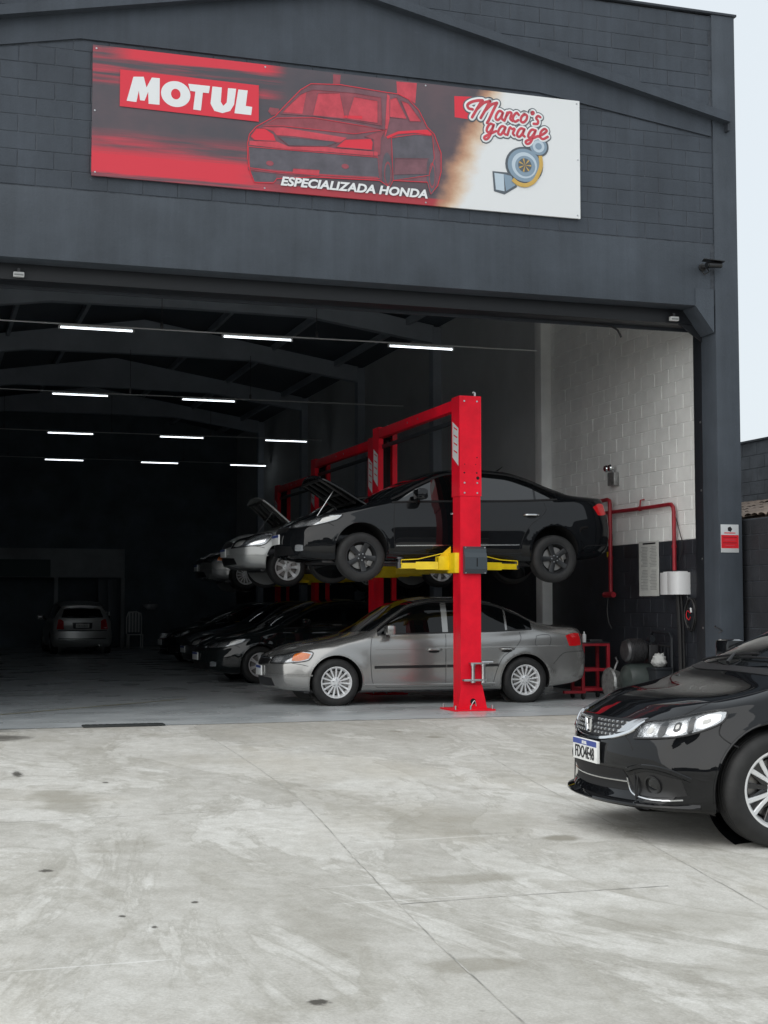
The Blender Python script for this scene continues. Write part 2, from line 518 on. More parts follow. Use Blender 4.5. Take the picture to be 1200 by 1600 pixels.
def copy_tree(src, parent=None, swap=None):
    c = src.copy(); COL.objects.link(c)
    if parent is not None: c.parent = parent
    if swap and c.type == 'MESH' and c.data.materials and c.data.materials[0] and c.data.materials[0].name in swap:
        c.material_slots[0].link = 'OBJECT'
        c.material_slots[0].material = MATS[swap[c.data.materials[0].name]]
    for ch in list(src.children):
        copy_tree(ch, c, swap)
    return c


def pchip(xs, ys, q):
    xs = np.asarray(xs, float); ys = np.asarray(ys, float); q = np.clip(np.asarray(q, float), xs[0], xs[-1])
    h = np.diff(xs); dl = np.diff(ys) / h
    m = np.zeros_like(ys)
    for i in range(1, len(xs) - 1):
        if dl[i - 1] * dl[i] > 0:
            w1, w2 = 2 * h[i] + h[i - 1], h[i] + 2 * h[i - 1]
            m[i] = (w1 + w2) / (w1 / dl[i - 1] + w2 / dl[i])
    m[0] = dl[0]; m[-1] = dl[-1]
    k = np.clip(np.searchsorted(xs, q) - 1, 0, len(xs) - 2)
    t = (q - xs[k]) / h[k]
    return ((2 * t**3 - 3 * t**2 + 1) * ys[k] + (t**3 - 2 * t**2 + t) * h[k] * m[k]
            + (-2 * t**3 + 3 * t**2) * ys[k + 1] + (t**3 - t**2) * h[k] * m[k + 1])


def cr(pts, n):
    """Smooth resample of a polyline (Catmull-Rom, chord length), n points."""
    P = np.array(pts, float)
    if len(P) == 2:
        t = np.linspace(0, 1, n)[:, None]; return P[0] * (1 - t) + P[1] * t
    d = np.r_[0, np.cumsum(np.linalg.norm(np.diff(P, axis=0), axis=1))]
    q = np.linspace(0, d[-1], n)
    k = np.clip(np.searchsorted(d, q, side='right') - 1, 0, len(P) - 2)
    t = ((q - d[k]) / (d[k + 1] - d[k]))[:, None]
    p1, p2 = P[k], P[k + 1]
    hh = (d[k + 1] - d[k])[:, None]
    def tang(i):
        a = np.clip(i - 1, 0, len(P) - 1); b = np.clip(i + 1, 0, len(P) - 1)
        return (P[b] - P[a]) / (d[b] - d[a])[:, None]
    m1, m2 = tang(k) * hh, tang(k + 1) * hh
    return (2 * t**3 - 3 * t**2 + 1) * p1 + (t**3 - 2 * t**2 + t) * m1 + (-2 * t**3 + 3 * t**2) * p2 + (t**3 - t**2) * m2


def text_mesh(s, size, m, bold=0.0, shear=0.0, ext=0.001, align='LEFT', sx=1.0):
    """Lettering with the built-in font, flat in local XZ (facing -Y)."""
    cu = bpy.data.curves.new('lettering', 'FONT')
    cu.body = s; cu.size = size; cu.offset = bold; cu.shear = shear; cu.extrude = ext; cu.align_x = align
    cu.resolution_u = 4
    ob = bpy.data.objects.new('lettering_tmp', cu); COL.objects.link(ob)
    dg = bpy.context.evaluated_depsgraph_get(); dg.update()
    me = bpy.data.meshes.new_from_object(ob.evaluated_get(dg))
    bpy.data.objects.remove(ob); bpy.data.curves.remove(cu)
    me.transform(Matrix(((sx, 0, 0, 0), (0, 0, -1, 0), (0, 1, 0, 0), (0, 0, 0, 1))))
    me.materials.clear(); me.materials.append(MATS[m])
    return me

# ------------------------------------------------------------------ cars
# Local frame of a car: nose at x = 0 pointing to -x, y across, z up from the ground.
U_ROWS = np.concatenate([np.linspace(0, 1, 3)[:-1], np.linspace(1, 2, 4)[:-1], np.linspace(2, 3, 7)[:-1], np.linspace(3, 4, 9)[:-1],
                         np.linspace(4, 5, 11)[:-1], np.linspace(5, 6, 8)[:-1], np.linspace(6, 7, 13)[:-1], np.linspace(7, 9, 17)])


class Car:
    def __init__(self, cfg):
        self.c = cfg
        T = np.array(cfg['table'], float)
        T[:, 0] = [self.q(v) for v in T[:, 0]]
        self.T = T; self.W = cfg['W']; self.L = T[-1, 0]

    def q(self, x):
        """Shortens the front overhang of a body drawn on longer stations."""
        if 'squeeze' not in self.c: return x
        k = self.c['squeeze']
        return float(np.interp(x, [-5, .15, .93, 1.35, 3.0, 15], [-5, .15, .93 - k, 1.35 - 2 * k, 3.0 - 1.7 * k, 15 - 1.7 * k]))

    def rows(self, x):
        T, W = self.T, self.W
        g = lambda k: pchip(T[:, 0], T[:, k], x)
        p, zb, z5, z6, y6, z7, y7, zc = [g(k) for k in range(1, 9)]
        w = p * W
        k5 = self.c.get('k5', 0.985)
        z4 = zb + (z5 - zb) * self.c.get('k4', 0.56)
        z3 = zb + (z5 - zb) * 0.26
        ys = [0 * x, w * 0.86, w * self.c.get('ksill', 0.952), w * 0.985, w, w * k5, y6, y7, y7 * 0.52, 0 * x]
        zs = [zb, zb, zb + 0.045, z3, z4, z5, z6, z7, z7 + (zc - z7) * 0.76, zc]
        return np.stack(ys, -1), np.stack(zs, -1)

    def zline(self, x, k):
        return float(pchip(self.T[:, 0], self.T[:, k], [x])[0])

    def warp(self, P):
        """Nose and tail rounding in plan and in profile."""
        c = self.c; W = self.W
        x, y, z = P[..., 0].copy(), P[..., 1], P[..., 2]
        a = np.clip(np.abs(y) / W, 0, 1.1)
        f = np.clip(1 - x / c.get('fl', 0.8), 0, 1) ** 1.4
        f2 = np.clip(1 - x / 0.42, 0, 1) ** 1.3
        xf = c['bow'] * a ** c.get('bowp', 2.3) * f + pchip(c['vz'], c['vx'], z) * f2
        L = self.L
        fr = np.clip(1 - (L - x) / 0.6, 0, 1) ** 1.4
        fr2 = np.clip(1 - (L - x) / 0.30, 0, 1) ** 1.3
        xr = c['rbow'] * a ** 2.4 * fr + pchip(c['rvz'], c['rvx'], z) * fr2
        out = P.copy(); out[..., 0] = x + xf - xr
        return out

    def surf(self, x, u, side=1):
        ys, zs = self.rows(np.array([x]))
        y = pchip(np.arange(10), ys[0], [u])[0]; z = pchip(np.arange(10), zs[0], [u])[0]
        return self.warp(np.array([[x, side * y, z]]))[0]

    def make_body(self):
        c, L = self.c, self.L
        xs = np.concatenate([np.linspace(0, 0.5, 26)[:-1], np.linspace(0.5, L - 0.5, 120)[:-1], np.linspace(L - 0.5, L, 24)])
        ns, M = len(xs), len(U_ROWS)
        YS, ZS = self.rows(xs)
        H = np.zeros((ns, M, 3))
        for i in range(ns):
            H[i, :, 0] = xs[i]
            H[i, :, 1] = pchip(np.arange(10), YS[i], U_ROWS)
            H[i, :, 2] = pchip(np.arange(10), ZS[i], U_ROWS)
        V = []; F = []; FI = []
        idx = {}

        def vid(side, i, j):
            if j in (0, M - 1): side = 1
            k = (side, i, j)
            if k not in idx:
                idx[k] = len(V); p = H[i, j].copy(); p[1] *= side; V.append(p)
            return idx[k]
        for side in (1, -1):
            for i in range(ns - 1):
                for j in range(M - 1):
                    q = [vid(side, i, j), vid(side, i + 1, j), vid(side, i + 1, j + 1), vid(side, i, j + 1)]
                    if side < 0: q.reverse()
                    F.append(q); FI.append((side, i, j))
        K = 9
        jb = 2
        for end, i in ((0, 0), (1, ns - 1)):
            cid = {}

            def cap(side, j, k):
                if k == K or j == M - 1: return vid(side, i, j)
                if k == 0: side = 1
                key = (side, j, k)
                if key not in cid:
                    cid[key] = len(V); p = H[i, j].copy(); p[1] *= side * k / K; V.append(p)
                return cid[key]
            for side in (1, -1):
                for j in range(jb, M - 1):
                    for k in range(K):
                        q = [cap(side, j, k), cap(side, j + 1, k), cap(side, j + 1, k + 1), cap(side, j, k + 1)]
                        q2 = []
                        for t in q:
                            if t not in q2: q2.append(t)
                        if len(q2) < 3: continue
                        if (side < 0) != (end == 1): q2.reverse()
                        F.append(q2); FI.append((0, -1, -1))
        V = self.warp(np.array(V))
        me = bpy.data.meshes.new('tmp'); me.from_pydata(V.tolist(), [], F)
        bm = bmesh.new(); bm.from_mesh(me)
        for _ in range(c.get('smooth', 3)):
            bmesh.ops.smooth_vert(bm, verts=[v for v in bm.verts if not v.is_boundary], factor=0.5, use_axis_x=True, use_axis_y=True, use_axis_z=True)
        bmesh.ops.recalc_face_normals(bm, faces=list(bm.faces))
        V = np.array([v.co[:] for v in bm.verts])
        F = [[v.index for v in f.verts] for f in bm.faces]
        bm.free(); bpy.data.meshes.remove(me)
        # arch flare
        Rr = c['r'] + c.get('gap', 0.05)
        side_v = np.abs(V[:, 1]) > 0.55 * self.W
        for xw in c['wheels']:
            rr = np.hypot(V[:, 0] - xw, V[:, 2] - c['r'])
            amt = c.get('flare', 0.014) * np.exp(-((rr - Rr) / 0.075) ** 2) * (side_v & (V[:, 2] < 0.85))
            V[:, 1] += np.sign(V[:, 1]) * amt
        self.V, self.F, self.FI, self.xs = V, F, FI, xs
        self.bvh = BVHTree.FromPolygons([Vector(p) for p in V], F)
        return self

    def finish_body(self, root, paint):
        c = self.c
        V = self.V.copy(); F = self.F
        Rr = c['r'] + c.get('gap', 0.05)
        inside = np.zeros(len(V), bool)
        for xw in c['wheels']:
            rr = np.hypot(V[:, 0] - xw, V[:, 2] - c['r'])
            inside |= (rr < Rr) & (np.abs(V[:, 1]) > 0.5 * self.W)
        hood = c.get('hood_open')
        keep, hf = [], []
        for f, fi in zip(F, self.FI):
            if all(inside[k] for k in f): continue
            if hood and fi[1] >= 0 and U_ROWS[fi[2]] >= 7.0 - 1e-6 and hood[0] <= self.xs[fi[1]] <= hood[1]:
                hf.append(f); continue
            keep.append(f)
        for xw in c['wheels']:
            dx, dz = V[:, 0] - xw, V[:, 2] - c['r']
            rr = np.hypot(dx, dz)
            m = (rr < Rr) & inside
            s = Rr / np.maximum(rr, 1e-6)
            V[m, 0] = xw + dx[m] * s[m]; V[m, 2] = c['r'] + dz[m] * s[m]
        def compact(fs):
            used = sorted({k for f in fs for k in f}); mp = {k: i for i, k in enumerate(used)}
            mb = MB(); mb.v = [tuple(V[k]) for k in used]; mb.f = [tuple(mp[k] for k in f) for f in fs]; return mb
        body = compact(keep).build('body', paint, root, angle=50, fix=False)
        if hood:
            hm = compact(hf)
            hinge = Vector((hood[1], 0, self.zline(hood[1], 8) - 0.03))
            rot = Matrix.Rotation(R(hood[2]), 4, 'Y')
            hm.v = [tuple(rot @ (Vector(p) - hinge)) for p in hm.v]
            ho = hm.build('bonnet', paint, root, fix=False); ho.location = hinge
            sm = ho.modifiers.new('thick', 'SOLIDIFY'); sm.thickness = 0.03; sm.offset = -1
            ribs = MB()
            for y in (-0.45, -0.15, 0.15, 0.45):
                ribs.tube([rot @ (Vector((x, y, self.zline(x, 8) - 0.055)) - hinge) for x in np.linspace(hood[0] + .1, hood[1] - .08, 8)], 0.022, 6)
            for x in (hood[0] + .12, hood[0] + .45, hood[1] - .1):
                ribs.tube([rot @ (Vector((x, y, self.zline(x, 8) - 0.058 - 0.02 * abs(y))) - hinge) for y in (-.5, 0, .5)], 0.02, 6)
            ribs.build('bonnet_frame', 'trim_black', ho)
            eb = MB()
            eb.box(hood[0] + 0.06, hood[1] - 0.04, -0.52, 0.52, 0.40, 0.52, 0.02)
            eb.box(hood[0] + 0.18, hood[0] + 0.62, -0.36, 0.14, 0.50, 0.66, 0.03)
            eb.box(hood[0] + 0.2, hood[0] + 0.5, 0.22, 0.44, 0.50, 0.64, 0.02)
            eb.build('engine', 'dark_steel', root)
            pr = MB().tube([(hood[0] + .12, -.5, self.zline(hood[0] + .1, 8) - .06),
                            hinge + rot @ (Vector((hood[0] + .35, -.45, self.zline(hood[0] + .35, 8) - .06)) - hinge)], 0.006, 6)
            pr.build('bonnet_stay', 'steel', root)
        # inner arch liners and arch lips
        li = MB()
        Wd = self.W
        for xw in c['wheels']:
            for s in (-1, 1):
                a0 = -math.asin(min(.9, max(0, (c['r'] - .205)) / (Rr + .003)))
                ang = np.linspace(a0, math.pi - a0, 30)
                yo = []
                for a in ang:
                    x, z = xw + (Rr + .012) * math.cos(a), c['r'] + (Rr + .012) * math.sin(a)
                    h = self.hit((x, s * 2, z), (0, -s, 0))
                    yo.append(h[0].y if h else s * Wd * .93)
                G = [[(xw + (Rr + .003) * math.cos(a), y, c['r'] + (Rr + .003) * math.sin(a)) for y in (yo[i] - s * .012, s * 0.42)] for i, a in enumerate(ang)]
                li.grid(G)
                nn = len(li.v)
                cen = [(xw, s * 0.42, c['r'])] + [G[i][1] for i in range(len(ang))]
                li.add(cen, [(0, i, i + 1) for i in range(1, len(ang))])
                pts = [(xw + (Rr + .001) * math.cos(a), yo[i] + s * .001, c['r'] + (Rr + .001) * math.sin(a)) for i, a in enumerate(ang)]
                MB().tube(pts, 0.009, 6).build('wheel_arch_lip', paint, root)
                li.build('wheel_arch_liner', 'dark_void', root, smooth=False, fix=False); li = MB()
        return body

    # ---- projection of details onto the skin
    def hit(self, p, d):
        d = Vector(d).normalized()
        h = self.bvh.ray_cast(Vector(p), d)
        if h[0] is None: return None
        n = h[1]
        if n.dot(d) > 0: n = -n
        return h[0], n

    def onto(self, p, d):
        d = Vector(d).normalized(); p = Vector(p)
        h = self.hit(p - d * 1.5, d)
        if h is None:
            q = self.bvh.find_nearest(p)
            n = q[1]
            if n.dot(d) > 0: n = -n
            return q[0], n
        return h

    def patch(self, name, m, parent, bot, top, d, nu=16, nv=6, off=0.004, rim=0.012, sides=(1,), straight=False, raw=False):
        out = []
        qq = (lambda v: v) if raw else self.q
        for s in sides:
            fl = lambda pts: [(qq(p[0]), p[1] * s, p[2]) for p in pts]
            ds = (d[0], d[1] * s, d[2])
            if straight:
                B, T = np.array(fl(bot)), np.array(fl(top)); n_u = len(B)
            else:
                B, T = cr(fl(bot), nu), cr(fl(top), nu); n_u = nu
            G = []; Q = []
            for i in range(n_u):
                g, q = [], []
                for j in range(nv):
                    t = j / (nv - 1)
                    p, n = self.onto(B[i] * (1 - t) + T[i] * t, ds)
                    g.append(tuple(p + n * off)); q.append(tuple(p - n * rim))
                G.append(g); Q.append(q)
            mb = MB().grid(G)
            ring = [(i, 0) for i in range(n_u)] + [(n_u - 1, j) for j in range(1, nv)] + [(i, nv - 1) for i in range(n_u - 2, -1, -1)] + [(0, j) for j in range(nv - 2, 0, -1)]
            o = len(mb.v)
            mb.v += [Q[i][j] for i, j in ring]
            nr = len(ring)
            for k in range(nr):
                a = ring[k]; b2 = ring[(k + 1) % nr]
                mb.f.append((a[0] * nv + a[1], b2[0] * nv + b2[1], o + (k + 1) % nr, o + k))
            out.append(mb.build(name, m, parent, angle=45))
        return out

    def strip(self, name, m, parent, pts, d, w=0.01, th=0.002, n=24, sides=(1,), closed=False, mb=None, straight=False, raw=False):
        outs = []
        qq = (lambda v: v) if raw else self.q
        own = mb is None
        for s in sides:
            M_ = MB() if own else mb
            P = cr([(qq(p[0]), p[1] * s, p[2]) for p in pts], n) if not straight else np.array([(qq(p[0]), p[1] * s, p[2]) for p in pts])
            ds = (d[0], d[1] * s, d[2])
            hp = [self.onto(p, ds) for p in P]
            G = []
            N = len(hp)
            for i, (p, nn) in enumerate(hp):
                a = hp[max(0, i - 1)][0]; b = hp[min(N - 1, i + 1)][0]
                t = b - a
                sv = t.cross(nn)
                sv = sv.normalized() if sv.length > 1e-9 else Vector((0, 0, 1))
                G.append([tuple(p + sv * w * .5 - nn * .004), tuple(p + sv * w * .5 + nn * th * .5), tuple(p + sv * w * .32 + nn * th),
                          tuple(p - sv * w * .32 + nn * th), tuple(p - sv * w * .5 + nn * th * .5), tuple(p - sv * w * .5 - nn * .004)])
            M_.grid(G)
            e = len(M_.v) - 6
            M_.f.append(tuple(range(e, e + 6))); M_.f.append(tuple(range(e - 6 * (N - 1), e - 6 * (N - 1) + 6)))
            if own: outs.append(M_.build(name, m, parent))
        return outs

    def skin_grid(self, name, m, parent, x0, x1, u0, u1, nu, nv, off, curve0=0.0, curve1=0.0, sides=(1, -1), rim=0.01, full=True):
        """Patch that follows the body surface in (x, section) coordinates, spanning both halves (windscreens)."""
        us = np.linspace(u0, u1, nv)
        x0, x1 = self.q(x0), self.q(x1)
        cols = [(-1, u) for u in us] + [(1, u) for u in us[::-1][1:]]
        G = []
        for i in range(nu):
            row = []
            for (s, u) in cols:
                k = (9 - u) / (9 - 7.0)
                xa = x0 + curve0 * k * k; xb = x1 + curve1 * k * k
                x = xa + (xb - xa) * i / (nu - 1)
                p = self.surf(x, u, s)
                q = self.bvh.find_nearest(Vector(p))
                n = q[1]
                if n.z < 0 and abs(n.z) > .2: n = -n
                if n.dot(Vector((0, p[1], .3))) < 0: n = -n
                row.append(tuple(q[0] + n * off))
            G.append(row)
        mb = MB().grid(G)
        return mb.build(name, m, parent, angle=60)

    def windows(self, root, spans, glass='tint', trim='trim_black', top=0.036, bot=0.012, tw=0.022):
        """Side windows between belt (row 6) and cantrail (row 7)."""
        spans = [(self.q(a), self.q(b)) for a, b in spans]
        for s in (-1, 1):
            for (xa, xb) in spans:
                xs = np.linspace(xa, xb, 26)
                B, T = [], []
                for x in xs:
                    zb = self.zline(x, 4) + bot; zt = max(zb + 0.004, self.zline(x, 6) - top)
                    B.append((x, 1, zb)); T.append((x, 1, zt))
                self.patch('window', glass, root, B, T, (0, -1, 0), nv=7, off=0.003, sides=(s,), straight=True, raw=True)
            xa, xb = spans[0][0], spans[-1][1]
            xs = np.linspace(xa, xb, 60)
            loop = [(x, 1, max(self.zline(x, 4) + bot, self.zline(x, 6) - top) + .006) for x in xs]
            self.strip('window_trim', trim, root, loop, (0, -1, 0), w=tw, th=0.008, n=90, sides=(s,), raw=True)
            self.strip('window_trim', trim, root, [(x, 1, self.zline(x, 4) + bot - .004) for x in xs], (0, -1, 0), w=tw * .8, th=0.009, n=60, sides=(s,), raw=True)

    def gaps(self, root, lines, d=(0, -1, 0), w=0.007, sides=(-1, 1), name='panel_gap'):
        for s in sides:
            for ln in lines:
                self.strip(name, 'seam', root, ln, d, w=w, th=0.0012, n=max(10, 6 * len(ln)), sides=(s,))

    def mirror(self, root, x, z, paint, size=(0.12, 0.20, 0.13), foot='trim_black'):
        x = self.q(x)
        for s in (-1, 1):
            p, n = self.onto((x, s, z), (0, -s, 0))
            y0 = p.y
            mb = MB().box(x - size[0] / 2, x + size[0] / 2, min(y0 + s * .06, y0 + s * (.06 + size[1])), max(y0 + s * .06, y0 + s * (.06 + size[1])), z + .02, z + .02 + size[2], 0.035)
            h = mb.build('mirror', paint, root)
            MB().tube([(x + .01, y0 - s * .02, z + .01), (x, y0 + s * .05, z + .045), (x, y0 + s * .10, z + .06)], [0.028, 0.024, 0.022], 8).build('mirror_arm', foot, h)
            ys = sorted((y0 + s * .075, y0 + s * (.045 + size[1])))
            MB().box(x + size[0] / 2 - .002, x + size[0] / 2 + .004, ys[0], ys[1], z + .04, z + size[2], 0.001).build('mirror_glass', 'tint_front', h)

    def handles(self, root, xs, paint, dz=0.0, z=None, w=0.20):
        for s in (-1, 1):
            for x in [self.q(v) for v in xs]:
                zz = z if z is not None else self.zline(x, 3) + dz
                p, n = self.onto((x, s, zz), (0, -s, 0))
                self.patch('handle_shade_patch', 'seam', root, [(x - .07, 1, zz - .035), (x, 1, zz - .045), (x + .07, 1, zz - .035)], [(x - .07, 1, zz + .02), (x, 1, zz + .03), (x + .07, 1, zz + .02)], (0, -1, 0), 10, 4, .0015, sides=(s,), raw=True)  # near-black patch colours in the shaded hollow behind the handle
                pts = [(x - w / 2, p.y - s * .004, zz), (x - w / 2 + .025, p.y + s * .026, zz + .001), (x, p.y + s * .032, zz + .003), (x + w / 2 - .025, p.y + s * .026, zz + .002), (x + w / 2, p.y - s * .004, zz)]
                P = cr(pts, 14)
                MB().tube(P, 0.016, 8).build('door_handle', paint, root)

    def add_wheels(self, root, style, drop=0.0, turn=0.0):
        c = self.c
        for k, xw in enumerate(c['wheels']):
            for s in (-1, 1):
                w = wheel(style, c['r'], c['rim'])
                w.parent = root
                w.location = (xw, s * (self.W - c.get('inset', 0.11)), c['r'] - drop)
                w.rotation_euler = (0, random.uniform(-.6, .6) if s < 0 else 0, (0 if s < 0 else math.pi) + (turn if k == 0 else 0))


WHEEL_CACHE = {}


def wheel(style, r, rim):
    """Wheel with its axle along y and its outer face towards -y."""
    key = (style, r, rim)
    if key not in WHEEL_CACHE:
        hw = 0.098
        t = [(rim - .012, -hw + .012), (rim, -hw - .004), (rim + .012, -hw - .008), (rim + (r - rim) * .45, -hw - .014), (r - .030, -hw - .006), (r - .012, -hw + .008), (r - .003, -hw + .022)]
        for g in (-.045, -.015, .015, .045):
            t += [(r, g - .005), (r - .008, g - .004), (r - .008, g + .004), (r, g + .005)]
        t += [(r - .003, hw - .022), (r - .012, hw - .008), (r - .030, hw + .006), (rim + .012, hw + .006), (rim - .012, hw - .012)]
        tyre = MB().lathe(t, 72, 'y', closed=True).mesh('tyre', 'rubber', angle=40)
        m = {'multi': 'alloy', 'five': 'alloy_dark', 'ten': 'alloy', 'blade': 'alloy', 'hub': 'alloy'}[style]
        rb = MB().lathe([(rim + .002, -hw - .004), (rim + .004, -hw + .004), (rim - .008, -hw + .004), (rim - .014, -hw + .02), (rim - .03, -hw + .07), (rim - .03, hw), (rim - .04, hw), (rim - .042, -hw + .07), (rim - .024, -hw + .012), (rim - .012, -hw - .003)], 60, 'y', closed=True)
        black = MB()
        n, wi, wo, prs = {'multi': (15, .010, .0125, 0), 'five': (5, .030, .037, 0), 'ten': (7, .012, .014, .10), 'blade': (5, .0105, .0145, .20), 'hub': (9, .016, .02, 0)}[style]
        r0, r1 = 0.050, rim - .010
        yh, ym, yo = -hw + .022, -hw + .014, -hw + .006

        def spoke(mb, a0, a1, wi, wo, dy=0.0, th=.026):
            secs = []
            for q in np.linspace(0, 1, 5):
                rr = r0 + (r1 - r0) * q; a = a0 + (a1 - a0) * q ** .8; w = wi + (wo - wi) * q
                y = yh + (yo - yh) * q + .006 * math.sin(math.pi * q) + dy
                ca, sa = math.cos(a), math.sin(a)
                def pt(o, yy): return (rr * ca - o * sa, yy, rr * sa + o * ca)
                secs.append([pt(-w, y + th), pt(-w, y + .004), pt(-w * .7, y), pt(w * .7, y), pt(w, y + .004), pt(w, y + th)])
            mb.grid(secs)
        for k in range(n):
            a = 2 * math.pi * k / n + math.pi / 2
            if prs:
                spoke(rb, a - prs * .5, a - prs, wi, wo); spoke(rb, a + prs * .5, a + prs, wi, wo)
                if style == 'blade':
                    spoke(black, a, a, .05, .045, .010)
                    spoke(black, a + math.pi / 5, a + math.pi / 5, .012, .016, .008)
            else:
                spoke(rb, a, a, wi, wo)
        rb.lathe([(0.0, yh - .006), (.026, yh - .006), (.030, yh - .001), (.058, yh + .002), (.068, yh + .010), (.070, yh + .05)], 30, 'y')
        rim_me = rb.mesh('rim', m, angle=40)
        blk = black.mesh('rim_inlay', 'alloy_black', angle=40) if black.v else None
        nuts = MB()
        for k in range(5):
            a = 2 * math.pi * k / 5 + .3
            nuts.lathe([(0, yh - .012), (.008, yh - .012), (.010, yh - .004), (.010, yh + .008)], 8, 'y', (.043 * math.cos(a), 0, .043 * math.sin(a)))
        nuts_me = nuts.mesh('wheel_nut', 'steel')
        disc = MB().lathe([(0.06, -.03), (rim - .055, -.03), (rim - .055, -.01), (.06, -.01)], 36, 'y', closed=True)
        disc.box(rim - .11, rim - .04, -.06, .02, -.06, .06, .01)
        disc_me = disc.mesh('brake_disc', 'disc')
        back = MB().lathe([(0, .0), (rim - .035, .0), (rim - .035, .012), (0, .012)], 36, 'y').mesh('wheel_back', 'dark_void')  # dark disc put in for the shade behind the spokes
        WHEEL_CACHE[key] = (tyre, rim_me, blk, nuts_me, disc_me, back)
    e = bpy.data.objects.new('wheel', None); e.empty_display_size = .1
    COL.objects.link(e)
    for nm, me in zip(('tyre', 'rim', 'rim_inlay', 'wheel_nuts', 'brake_disc', 'rim_shade_disc'), WHEEL_CACHE[key]):
        if me:
            o = link(nm, me, e)
            if nm == 'wheel_nuts': tag(o, kind='stuff')
    return e


def ellipse_pts(c, rx, rz, n=20, y=1.0):
    return [(c[0] + rx * math.cos(2 * math.pi * k / n), y, c[1] + rz * math.sin(2 * math.pi * k / n)) for k in range(n)]


CFG_2001 = dict(W=.855, r=.308, rim=.207, wheels=(.87, 3.49), bow=.30, bowp=2.4, vz=(.15, .25, .40, .52, .60, .70), vx=(.05, .03, .0, .0, .035, .09),
                rbow=.14, rvz=(.25, .40, .62, .75, .95, 1.05), rvx=(.06, .01, .0, .03, .06, .10), gap=.05,
                table=[(0.00, .80, .24, .52, .585, .68, .63, .50, .645), (0.12, .865, .20, .555, .635, .735, .69, .56, .705), (0.40, .945, .185, .63, .72, .77, .768, .61, .79),
                       (0.87, .985, .18, .725, .81, .79, .852, .655, .88), (1.10, .99, .18, .765, .862, .795, .905, .69, .935), (1.35, 1.0, .18, .79, .905, .80, .965, .735, 1.06),
                       (1.62, 1.0, .18, .80, .922, .80, 1.15, .70, 1.225), (1.95, 1.0, .18, .81, .93, .80, 1.335, .645, 1.39), (2.30, 1.0, .18, .815, .938, .80, 1.388, .625, 1.437),
                       (2.70, 1.0, .18, .82, .947, .80, 1.388, .62, 1.437), (3.05, 1.0, .18, .83, .955, .795, 1.345, .62, 1.395), (3.40, .995, .18, .84, .97, .79, 1.225, .635, 1.275),
                       (3.75, .98, .19, .845, .985, .775, 1.065, .655, 1.10), (4.05, .955, .22, .84, .985, .745, 1.02, .64, 1.05), (4.40, .91, .27, .83, .965, .70, 1.005, .60, 1.035), (4.50, .88, .31, .79, .92, .67, .97, .57, 1.0)])
CFG_2006 = dict(W=.877, r=.320, rim=.212, wheels=(.94, 3.64), bow=.36, bowp=2.3, vz=(.15, .25, .42, .55, .65, .75), vx=(.03, .0, .0, .02, .08, .16),
                rbow=.16, rvz=(.25, .40, .62, .80, .98, 1.1), rvx=(.08, .02, .0, .03, .07, .06), gap=.032, k5=.972, k4=.66, ksill=.925,
                table=[(0.00, .78, .24, .52, .59, .68, .635, .5, .65), (.12, .85, .20, .575, .655, .74, .705, .56, .72), (.45, .945, .17, .665, .745, .79, .79, .64, .815),
                       (.95, .99, .17, .765, .85, .815, .895, .69, .925), (1.15, .995, .17, .795, .89, .82, .94, .735, .99), (1.40, 1, .17, .815, .925, .825, 1.03, .735, 1.13),
                       (1.75, 1, .17, .83, .94, .825, 1.215, .71, 1.29), (2.15, 1, .17, .84, .95, .825, 1.365, .67, 1.42), (2.55, 1, .17, .845, .96, .82, 1.405, .655, 1.458),
                       (2.95, 1, .17, .855, .97, .815, 1.385, .65, 1.437), (3.30, 1, .17, .87, .985, .81, 1.305, .65, 1.36), (3.65, .995, .18, .885, 1.005, .80, 1.175, .665, 1.23),
                       (4.00, .97, .20, .89, 1.03, .78, 1.085, .67, 1.12), (4.36, .93, .24, .885, 1.035, .745, 1.065, .655, 1.10), (4.52, .90, .28, .87, 1.01, .71, 1.055, .62, 1.09), (4.60, .87, .32, .82, .94, .68, .98, .6, 1.01)])
CFG_2014 = dict(W=.878, r=.322, rim=.222, squeeze=.12, wheels=(.81, 3.40), bow=.34, bowp=2.2, vz=(.10, .20, .30, .42, .55, .65, .75), vx=(-.01, -.02, .03, .0, .01, .045, .13),
                rbow=.16, rvz=(.25, .40, .62, .80, .98, 1.1), rvx=(.08, .02, .0, .03, .07, .06), gap=.055, k5=.972, flare=.02, smooth=2,
                table=[(0.00, .80, .20, .535, .615, .69, .67, .52, .69), (.12, .865, .185, .58, .675, .745, .73, .58, .75), (.40, .945, .175, .655, .75, .79, .79, .655, .812),
                       (.93, .99, .17, .745, .825, .82, .87, .71, .895), (1.15, .995, .17, .775, .87, .825, .92, .745, .965), (1.40, 1, .17, .80, .905, .825, .985, .735, 1.065),
                       (1.75, 1, .17, .825, .94, .825, 1.145, .70, 1.205), (2.15, 1, .17, .835, .95, .825, 1.31, .65, 1.36), (2.55, 1, .17, .84, .96, .82, 1.375, .635, 1.42),
                       (2.95, 1, .17, .85, .97, .815, 1.36, .63, 1.41), (3.30, 1, .17, .865, .985, .81, 1.295, .595, 1.35), (3.65, .995, .18, .88, 1.005, .80, 1.165, .635, 1.22),
                       (4.00, .97, .20, .885, 1.03, .78, 1.07, .67, 1.105), (4.30, .93, .24, .88, 1.03, .745, 1.055, .655, 1.09), (4.45, .90, .28, .865, 1.0, .71, 1.04, .62, 1.075), (4.53, .87, .32, .82, .94, .68, .98, .6, 1.01)])
